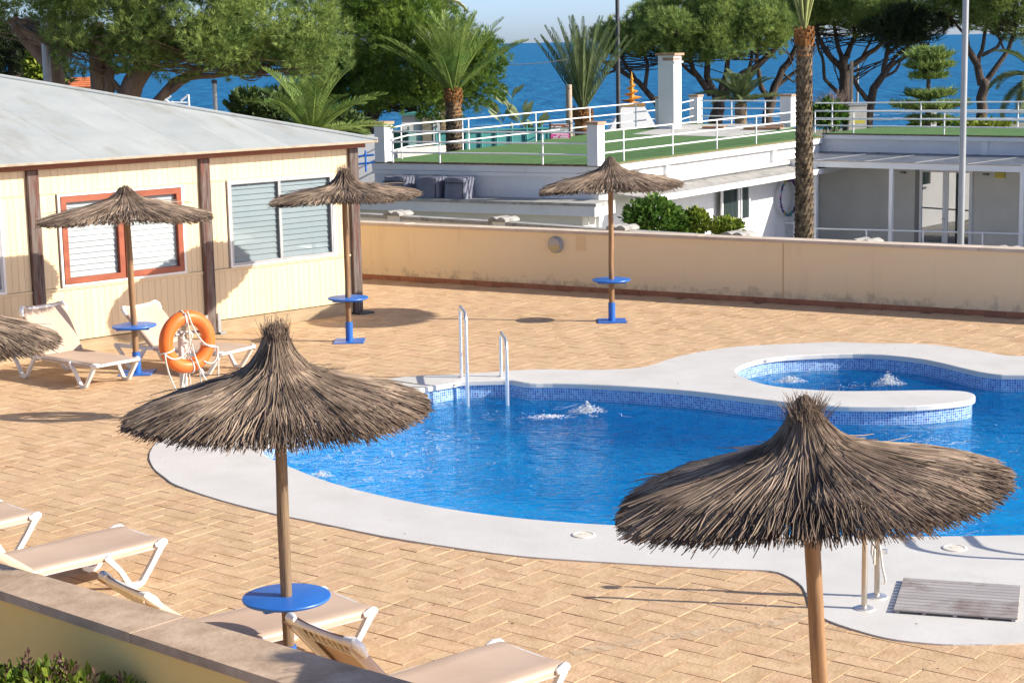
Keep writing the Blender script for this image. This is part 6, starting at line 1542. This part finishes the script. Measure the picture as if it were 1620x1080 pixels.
# ---- layered (norfolk) pine
Y = 72; NB = A_(1468, 205, Y); t = thing('layered_pine', 'slim pine with flat separate tiers of branches in front of the sea', 'tree', (NB.x, Y, GZ))
zt = A_(1467, 78, Y).z; k = Y / F_PX
part(MB().tube([(NB.x, Y, GZ), (NB.x, Y, (GZ + zt) / 2), (NB.x - .02, Y, zt)], [.16, .12, .05], 9), 'trunk', BARK, t, True)
g = np.random.default_rng(77)
for j, (py, w_, h_, n, rise) in enumerate(((84, 20, 6, 10, .35), (96, 34, 6, 14, .30), (106, 40, 7, 16, .12), (116, 26, 5, 10, -.1), (150, 36, 6, 20, .10), (168, 58, 7, 24, .02), (186, 34, 5, 10, -.05))):
    z0 = A_(1468, py + 6, Y).z; tw = MB(); PP, DD = [], []
    for i in range(n):
        a = 2 * PI * i / n + g.uniform(-.2, .2); L = w_ * k * g.uniform(.7, 1.08); d = Vector((math.cos(a), math.sin(a), 0))
        B_ = [Vector((NB.x, Y, z0)) + d * L * q + Vector((0, 0, rise * L * q + .12 * L * q * q)) for q in (0, .35, .7, 1)]
        tw.tube(B_, [.035, .03, .022, .012], 5, caps=False)
        for q in np.linspace(.25, 1.0, 15):
            c = B_[0].lerp(B_[-1], q)
            for m_ in range(9):
                PP.append(tuple(c + Vector((g.normal(0, .09), g.normal(0, .09), g.normal(.02, .05)))))
                DD.append((d.x * .6 + g.normal(0, .5), d.y * .6 + g.normal(0, .5), .65 + g.normal(0, .35)))
    D = np.array(DD); D /= np.linalg.norm(D, axis=1, keepdims=True); P = np.array(PP); m_ = len(P)
    V, Fc = blades(P, D, g.uniform(.16, .34, m_), np.full(m_, .055), g)
    o = part(tw, 'branch_tier', BARK, t, True)
    V -= np.array(wloc(t))[None, :]
    tag(np_mesh('needles', V, Fc, PINEA if j < 4 else PINEC, o), kind='stuff')

# ---- palms
def frond_mesh(name, L, elev, droop, nl, ll, lw, m, seed, vee=.5, narrow=1.0, bare=.12):
    """a feather leaf in its own frame: leaves the origin along +X; leaflets in two rows"""
    g = random.Random(seed); N_ = 14; P = []; x = z = 0.0; a = elev
    for i in range(N_ + 1):
        P.append(Vector((x, 0, z))); s = L / N_; x += s * math.cos(a); z += s * math.sin(a); a -= droop / N_ * (0.35 + 1.5 * i / N_)
    mb = MB(); mb.tube(P, [.026 * (1 - .85 * i / N_) + .004 for i in range(N_ + 1)], 4, caps=False)
    for i in range(nl):
        f = bare + (1 - bare) * i / nl; q = f * N_; j = min(int(q), N_ - 1); p = P[j].lerp(P[j + 1], q - j); d = (P[j + 1] - P[j]).normalized(); up_ = Vector((-d.z, 0, d.x))
        l = ll * (math.sin(PI * (f * .82 + .14)) ** .7) * g.uniform(.88, 1.08)
        for s in (-1, 1):
            dr = (d * (.62 + .5 * f) + Vector((0, s * narrow, 0)) + up_ * (vee + g.uniform(-.12, .12))).normalized()
            e = d.cross(dr).normalized().cross(dr).normalized() * lw / 2
            tip = p + dr * l + Vector((0, 0, -.10 * l)); mid_ = p + dr * l * .5
            mb.add([p, mid_ + e, tip, mid_ - e], [(0, 1, 2, 3)])
    return mb.mesh(name, m)
def palm(label, base, top, r0, r1, fronds, L, m, trunk_m, seed, nl=44, ll=.40, lw=.035, orange=None, name='palm_tree', scales=False, narrow=1.0, boots=True, bare=.12):
    """fronds: list of (elevation, number)"""
    t = thing(name, label, 'palm tree', (base[0], base[1], GZ), 0, None)
    H = top.z - GZ; off = Vector((top.x - base[0], top.y - base[1], 0)); rs = random.Random(seed)
    n = 26; mb = MB()
    prof = [(r0 + (r1 - r0) * k / n) for k in range(n + 1)]
    mb.tube([off * (k / n) + Vector((0, 0, H * k / n)) for k in range(n + 1)], prof, 14)
    tr = part(mb, 'trunk', trunk_m, t, smooth=60)
    sc = MB(); rows = max(10, int(H / .105)); per = 13
    for j in range(rows):
        z = H * j / rows; r = r0 + (r1 - r0) * j / rows
        for k in range(per):
            a = 2 * PI * (k + .5 * (j % 2)) / per + rs.uniform(-.05, .05); ca_, sa_ = math.cos(a), math.sin(a); w_ = r * .30; tx, ty = -sa_, ca_
            p = Vector((ca_ * r, sa_ * r, z)) + off * (z / H); out = Vector((ca_, sa_, 0)); o_ = r * .16 * rs.uniform(.7, 1.3)
            sc.add([p + Vector((tx, ty, 0)) * w_ - Vector((0, 0, .05)), p - Vector((tx, ty, 0)) * w_ - Vector((0, 0, .05)), p + out * o_ + Vector((0, 0, .055)) - Vector((tx, ty, 0)) * w_ * .55, p + out * o_ + Vector((0, 0, .055)) + Vector((tx, ty, 0)) * w_ * .55, p + Vector((0, 0, .085))],
                   [(0, 1, 2, 3), (3, 2, 4), (0, 3, 4), (1, 4, 2)])
    if scales: tag(part(sc, 'trunk_scales', trunk_m, t), kind='stuff')
    if orange:
        zo0, zo1, flare = orange; mb = MB()
        z0_, z1_ = zo0 - GZ, zo1 - GZ
        mb.lathe([(r1 * 1.02, z0_), (r1 * 1.10, z0_ + .1 * (z1_ - z0_)), (r1 * 1.05, z0_ + .45 * (z1_ - z0_)), (r1 * flare, z0_ + .75 * (z1_ - z0_)), (r1 * .8, z1_)], 16, off)
        part(mb, 'fibre_collar', PALMO, t, smooth=60)
        if boots:
            bo = MB()
            for k in range(46):
                a = k * 2.4; z = z0_ + (.45 + .5 * k / 46) * (z1_ - z0_); r = r1 * (flare + .05) * (1 - .25 * max(0, k / 46 - .6)); d = Vector((math.cos(a), math.sin(a), 0))
                bo.beam(off + d * r * .75 + Vector((0, 0, z - .05)), off + d * r * 1.12 + Vector((0, 0, z + .13)), r1 * .42, .035)
            tag(part(bo, 'leaf_bases', PALMO, t), kind='stuff')
    i = 0
    cache = {}
    for elev, cnt, droop, lf in fronds:
        for v in range(2):
            cache[(elev, v)] = frond_mesh('frond', L * lf * (1 - .1 * v), math.radians(elev), math.radians(droop) * (1 + .3 * v), nl, ll, lw, m, seed * 17 + int(elev) * 3 + v, narrow=narrow, bare=bare)
        for q in range(cnt):
            o = link('frond', cache[(elev, q % 2)], t, off + Vector((0, 0, H - .03)))
            o.rotation_euler = (rs.uniform(-.12, .12), rs.uniform(-.08, .08), 2 * PI * q / cnt + i * .7 + rs.uniform(-.25, .25)); i += 1
    return t
PALMY = leafmat('palm_leaflet_pale', (0.22, 0.26, 0.09), (0.36, 0.40, 0.16), 1.5)
Y = 42; b = A_(492, 300, Y)
palm('low palm with spreading fronds rising behind the pavilion roof', (b.x, Y), A_(492, 218, Y), .28, .26, [(18, 9, 35, 1.0), (45, 10, 40, 1.05), (70, 9, 40, 1.0)], 2.0, PALML, PALMB, 51, 40, .46, .026)
Y = 54; b = A_(718, 300, Y)
palm('thick trunked palm with arching fronds behind the back railing', (b.x, Y), A_(717, 146, Y), .23, .21, [(44, 7, 22, 1.1), (60, 11, 24, 1.08), (78, 9, 20, 1.0)], 2.5, PALML, PALMB, 52, 38, .52, .030, orange=(A_(717, 186, Y).z, A_(717, 142, Y).z, 1.12), scales=True)
Y = 61; b = A_(922, 300, Y)
palm('palm with upright bundled grey green fronds in front of the sea', (b.x, Y), A_(922, 176, Y), .27, .27, [(60, 7, 6, .95), (70, 13, 10, 1.03), (82, 14, 8, 1.05)], 3.1, PALMG, PALMB, 53, 44, .40, .032, orange=(A_(922, 212, Y).z, A_(922, 172, Y).z, 1.15), narrow=.5)
Y = 38; b = A_(1273, 380, Y)
palm('tall scaly palm trunk rising in front of the clubhouse corner', (b.x, Y), A_(1272.5, 52, Y), .20, .145, [(76, 7, 8, 1.0), (84, 8, 8, 1.05)], 3.0, PALMY, PALMB, 54, 40, .42, .022, orange=(A_(1272, 94, Y).z, A_(1272, 48, Y).z, 1.22), scales=True, bare=.30)
Y = 73; b = A_(1172, 300, Y)
palm('shaded palm with a pale crown heart beneath the wide umbrella pine', (b.x, Y), A_(1172, 164, Y), .26, .24, [(25, 8, 45, 1.0), (52, 9, 35, .95), (75, 8, 30, .8)], 2.0, PALMG, PALMB, 55, 40, .40, .04)
Y = 66; b = A_(1640, 300, Y)
palm('palm with drooping fronds cut by the right edge above the roof', (b.x, Y), A_(1640, 120, Y), .26, .25, [(-25, 7, 60, 1.0), (10, 9, 60, 1.0), (50, 8, 45, 1.0)], 2.1, PALMG, PALMB, 56, 40, .42, .045, scales=True)
Y = 66; b = A_(702, 300, Y)
palm('pale palm head showing above the bright green pine at the top edge', (b.x, Y), A_(690, -6, Y), .2, .18, [(-10, 6, 50, .8), (25, 8, 50, 1.0), (60, 6, 40, 1.0)], 1.6, PALMS, PALMB, 57, 36, .36, .05)

# ---- paddle leaved (strelitzia) plants behind the roof railing
def paddle(label, px_, y_top, n, seed):
    Y = 64; p = A_(px_, 240, Y); zt = A_(px_, y_top, Y).z; rs = random.Random(seed)
    t = thing('paddle_plant', label, 'plant', (p.x, Y, GZ), 0, 'paddle leaved plants behind the roof railing')
    H = zt - GZ
    part(MB().tube([(0, 0, 0), (.02, 0, H * .5), (-.03, 0, H * .72)], [.09, .07, .05], 8), 'stem', POLEWOOD, t)
    for k in range(n):
        a = rs.choice((0, PI)) + rs.uniform(-.5, .5); s = rs.uniform(.15, .7); L = rs.uniform(.7, 1.15); z0 = H - L * rs.uniform(.75, 1.25); w_ = L * .105
        d = Vector((math.cos(a) * s, math.sin(a) * s, 1)).normalized(); sd_ = Vector((-d.z * math.cos(a) * .4, rs.uniform(-.5, .5), .25)).normalized(); sd_ = (sd_ - d * sd_.dot(d)).normalized()
        b0 = Vector((0, 0, z0)); P = [b0 + d * (L * q) - Vector((0, 0, .18 * L * q * q)) + Vector((math.cos(a), math.sin(a), 0)) * .12 * L * q * q for q in (0, .3, .5, .7, .85, 1)]
        W_ = [.015, .02, w_, w_ * 1.1, w_ * .8, .02]; mb = MB()
        for p_, q in zip(P, W_): mb.v += [tuple(p_ - sd_ * q), tuple(p_ + Vector((0, 0, -.02))), tuple(p_ + sd_ * q)]
        for i in range(5):
            for c in (0, 1): mb.f.append((3 * i + c, 3 * i + c + 1, 3 * i + 4 + c, 3 * i + 3 + c))
        part(mb, 'leaf', PADDLE, t)
paddle('tallest paddle leaved plant with a torn upright leaf', 811, 130, 6, 1)
paddle('short paddle leaved plant just left of the tallest one', 797, 152, 5, 2)
paddle('fan shaped paddle leaved plant right of the tallest one', 826, 156, 7, 3)
paddle('small paddle leaved plant close to the pink notice board', 848, 178, 5, 4)

# ---- broad leaved shrubs
def shrub(label, ells, n, leaf, m, seed, name='shrub', cat='shrub', group=None, base=None, m2=None, tips=0):
    g = np.random.default_rng(seed); PP, DD = [], []
    tot = sum(r[0] * r[2] for c, r in ells)
    for c, r in ells:
        k = int(n * r[0] * r[2] / tot); d = sphere_dirs(k, g); q = g.uniform(.55, 1.05, k) * (1 + .12 * np.sin(d[:, 0] * 7 + d[:, 2] * 9))
        PP.append(np.array(c)[None, :] + d * np.array(r)[None, :] * q[:, None]); DD.append(d * .7 + g.normal(0, .45, (k, 3)) + np.array([0, 0, .35])[None, :])
    P = np.concatenate(PP); D = np.concatenate(DD); D /= np.linalg.norm(D, axis=1, keepdims=True); k = len(P)
    s = np.cross(D, g.normal(size=(k, 3))); s /= np.linalg.norm(s, axis=1, keepdims=True); L = leaf * g.uniform(.6, 1.25, k); w_ = L * .24
    nn = np.cross(D, s)
    V = np.stack([P, P + D * (L * .5)[:, None] + s * w_[:, None] + nn * (L * .08)[:, None], P + D * L[:, None], P + D * (L * .5)[:, None] - s * w_[:, None] + nn * (L * .08)[:, None]], 1).reshape(-1, 3)
    b = (np.arange(k) * 4)[:, None]; Fc = np.concatenate([b + np.array([[0, 1, 2]]), b + np.array([[0, 2, 3]])])
    c0 = base if base is not None else (ells[0][0][0], ells[0][0][1], GZ)
    t = thing(name, label, cat, c0, 0, group)
    tag(np_mesh('foliage', V - np.array(c0)[None, :], Fc, m, t), kind='stuff')
    rs = random.Random(seed); mb = MB()
    for q in range(14):
        c, r = rs.choice(ells); e = (c[0] + rs.uniform(-.7, .7) * r[0], c[1] + rs.uniform(-.6, .6) * r[1], c[2] + rs.uniform(-.2, .7) * r[2])
        mb.tube(limb_pts((c0[0] + rs.uniform(-.1, .1), c0[1], c0[2]), e, (0, 0, .1), 4, q), [.025, .02, .016, .012, .006], 5, caps=False)
    part(mb, 'branches', BARK, t, True)
    return t
Y = 36.5
shrub('dense green shrub right of the farthest parasol pole, behind the parapet', [E_(1035, 345, Y, 44, 32, 40), E_(1012, 350, Y, 24, 26), E_(1072, 356, Y, 22, 18)], 3400, .13, SHRUB, 61, group='green shrubs behind the parapet')
shrub('smaller upright green shrub between two others behind the parapet', [E_(1102, 352, Y, 19, 20), E_(1098, 342, Y, 9, 12)], 900, .12, SHRUBY, 62, group='green shrubs behind the parapet')
shrub('pale flowering low shrub beside the rippled pillar cap', [E_(1150, 358, Y, 24, 11), E_(1138, 362, Y, 14, 8)], 800, .12, SHRUBY, 63, group='green shrubs behind the parapet')
Y = 76
shrub('green bush behind the right roof railing near the pine trunk', [E_(1312, 182, Y, 26, 18)], 900, .3, SHRUB, 64, group='bushes behind the roof railing')
shrub('low green bush at the foot of the layered pine', [E_(1500, 196, Y, 24, 7), E_(1460, 198, Y, 16, 5)], 600, .28, SHRUB, 65, group='bushes behind the roof railing')
shrub('low ground cover bush right of the lamp post behind the railing', [E_(1560, 198, Y, 40, 5)], 500, .26, SHRUBY, 66, group='bushes behind the roof railing')
Y = 50
shrub('dark hedge below the low palm at the right end of the pavilion roof', [E_(455, 185, Y, 55, 34), E_(395, 170, Y, 30, 24), E_(540, 200, Y, 40, 22)], 3200, .26, mat('hedge_leaf', (0.045, 0.085, 0.02), (0.09, 0.14, 0.035), 2, .6, isl=.4, trans=.2), 67, name='hedge', cat='hedge')
shrub('green bush under the left pine behind the pavilion ridge', [E_(60, 110, 52, 16, 34), E_(75, 128, 52, 18, 12)], 700, .24, SHRUBY, 68, group='bushes behind the roof railing')
# bare bush
Y = 77; p = A_(1318, 200, Y); t = thing('bare_bush', 'leafless brownish bush above the green bush by the pine trunk', 'bush', (p.x, Y, GZ)); rs = random.Random(12); mb = MB(); zt = A_(1318, 136, Y).z; zm = A_(1318, 170, Y).z
for k in range(150):
    a = rs.uniform(0, 2 * PI); e = rs.uniform(.1, 1.0); r = .95 * rs.random() ** .5; z1 = zm + (zt - zm) * math.sqrt(max(0, 1 - r * r * .9)) * rs.uniform(.5, 1.0)
    mb.tube(limb_pts((p.x, Y, zm - .8), (p.x + r * math.cos(a) * 1.0, Y + r * math.sin(a), z1), (0, 0, .15), 3, k), [.018, .014, .010, .006], 3, caps=False)
part(mb, 'twigs', TWIG, t, True)
# near bush at the bottom left
c = at(75, 1092, 9.75)
shrub('leafy bush with bronze tips in front of the near yellow wall', [((c.x, 9.75, c.z - .12), (.42, .25, .26)), ((c.x - .3, 9.7, c.z - .10), (.3, .22, .26)), ((c.x + .22, 9.65, c.z - .13), (.22, .2, .2))], 2600, .075, SHRUBY, 71, name='garden_bush', cat='bush', base=(c.x, 9.75, 0))
bt = bpy.data.objects['garden_bush']; rs = random.Random(5); mb = MB(); sm_ = MB()
for px_, py_ in ((8, 1062), (12, 1048), (40, 1030), (38, 1042), (46, 1028), (48, 1050), (85, 1040), (92, 1036), (97, 1037), (103, 1044), (110, 1046), (118, 1048), (82, 1052), (150, 1064), (138, 1070), (190, 1068), (186, 1076), (172, 1074), (100, 1052), (64, 1058)):
    tp = at(px_, py_, 9.7); b = tp + Vector((rs.uniform(-.05, .05), 0, -.22)); sm_.tube([b, tp], [.004, .002], 4)
    for k in range(9):
        q = b.lerp(tp, .35 + .68 * k / 9); d = Vector((rs.uniform(-1, 1), rs.uniform(-.8, .8), rs.uniform(.3, 1.4))).normalized(); L = rs.uniform(.03, .055); s = d.cross(Vector((rs.uniform(-1, 1), rs.uniform(-1, 1), .2))).normalized() * L * .2
        mb.add([q, q + d * L * .5 + s, q + d * L, q + d * L * .5 - s], [(0, 1, 2, 3)])
tag(part(mb, 'bronze_tips', SHRUBR, bt, True), kind='stuff'); part(sm_, 'shoots', SHRUBR, bt, True)
Y = 9.72; c = at(195, 1092, Y)
shrub('small green shoot in front of the near wall right of the leafy bush', [((c.x, Y, c.z - .04), (.14, .1, .10))], 160, .06, SHRUBY, 72, name='garden_bush', cat='bush', base=(c.x, Y, 0))
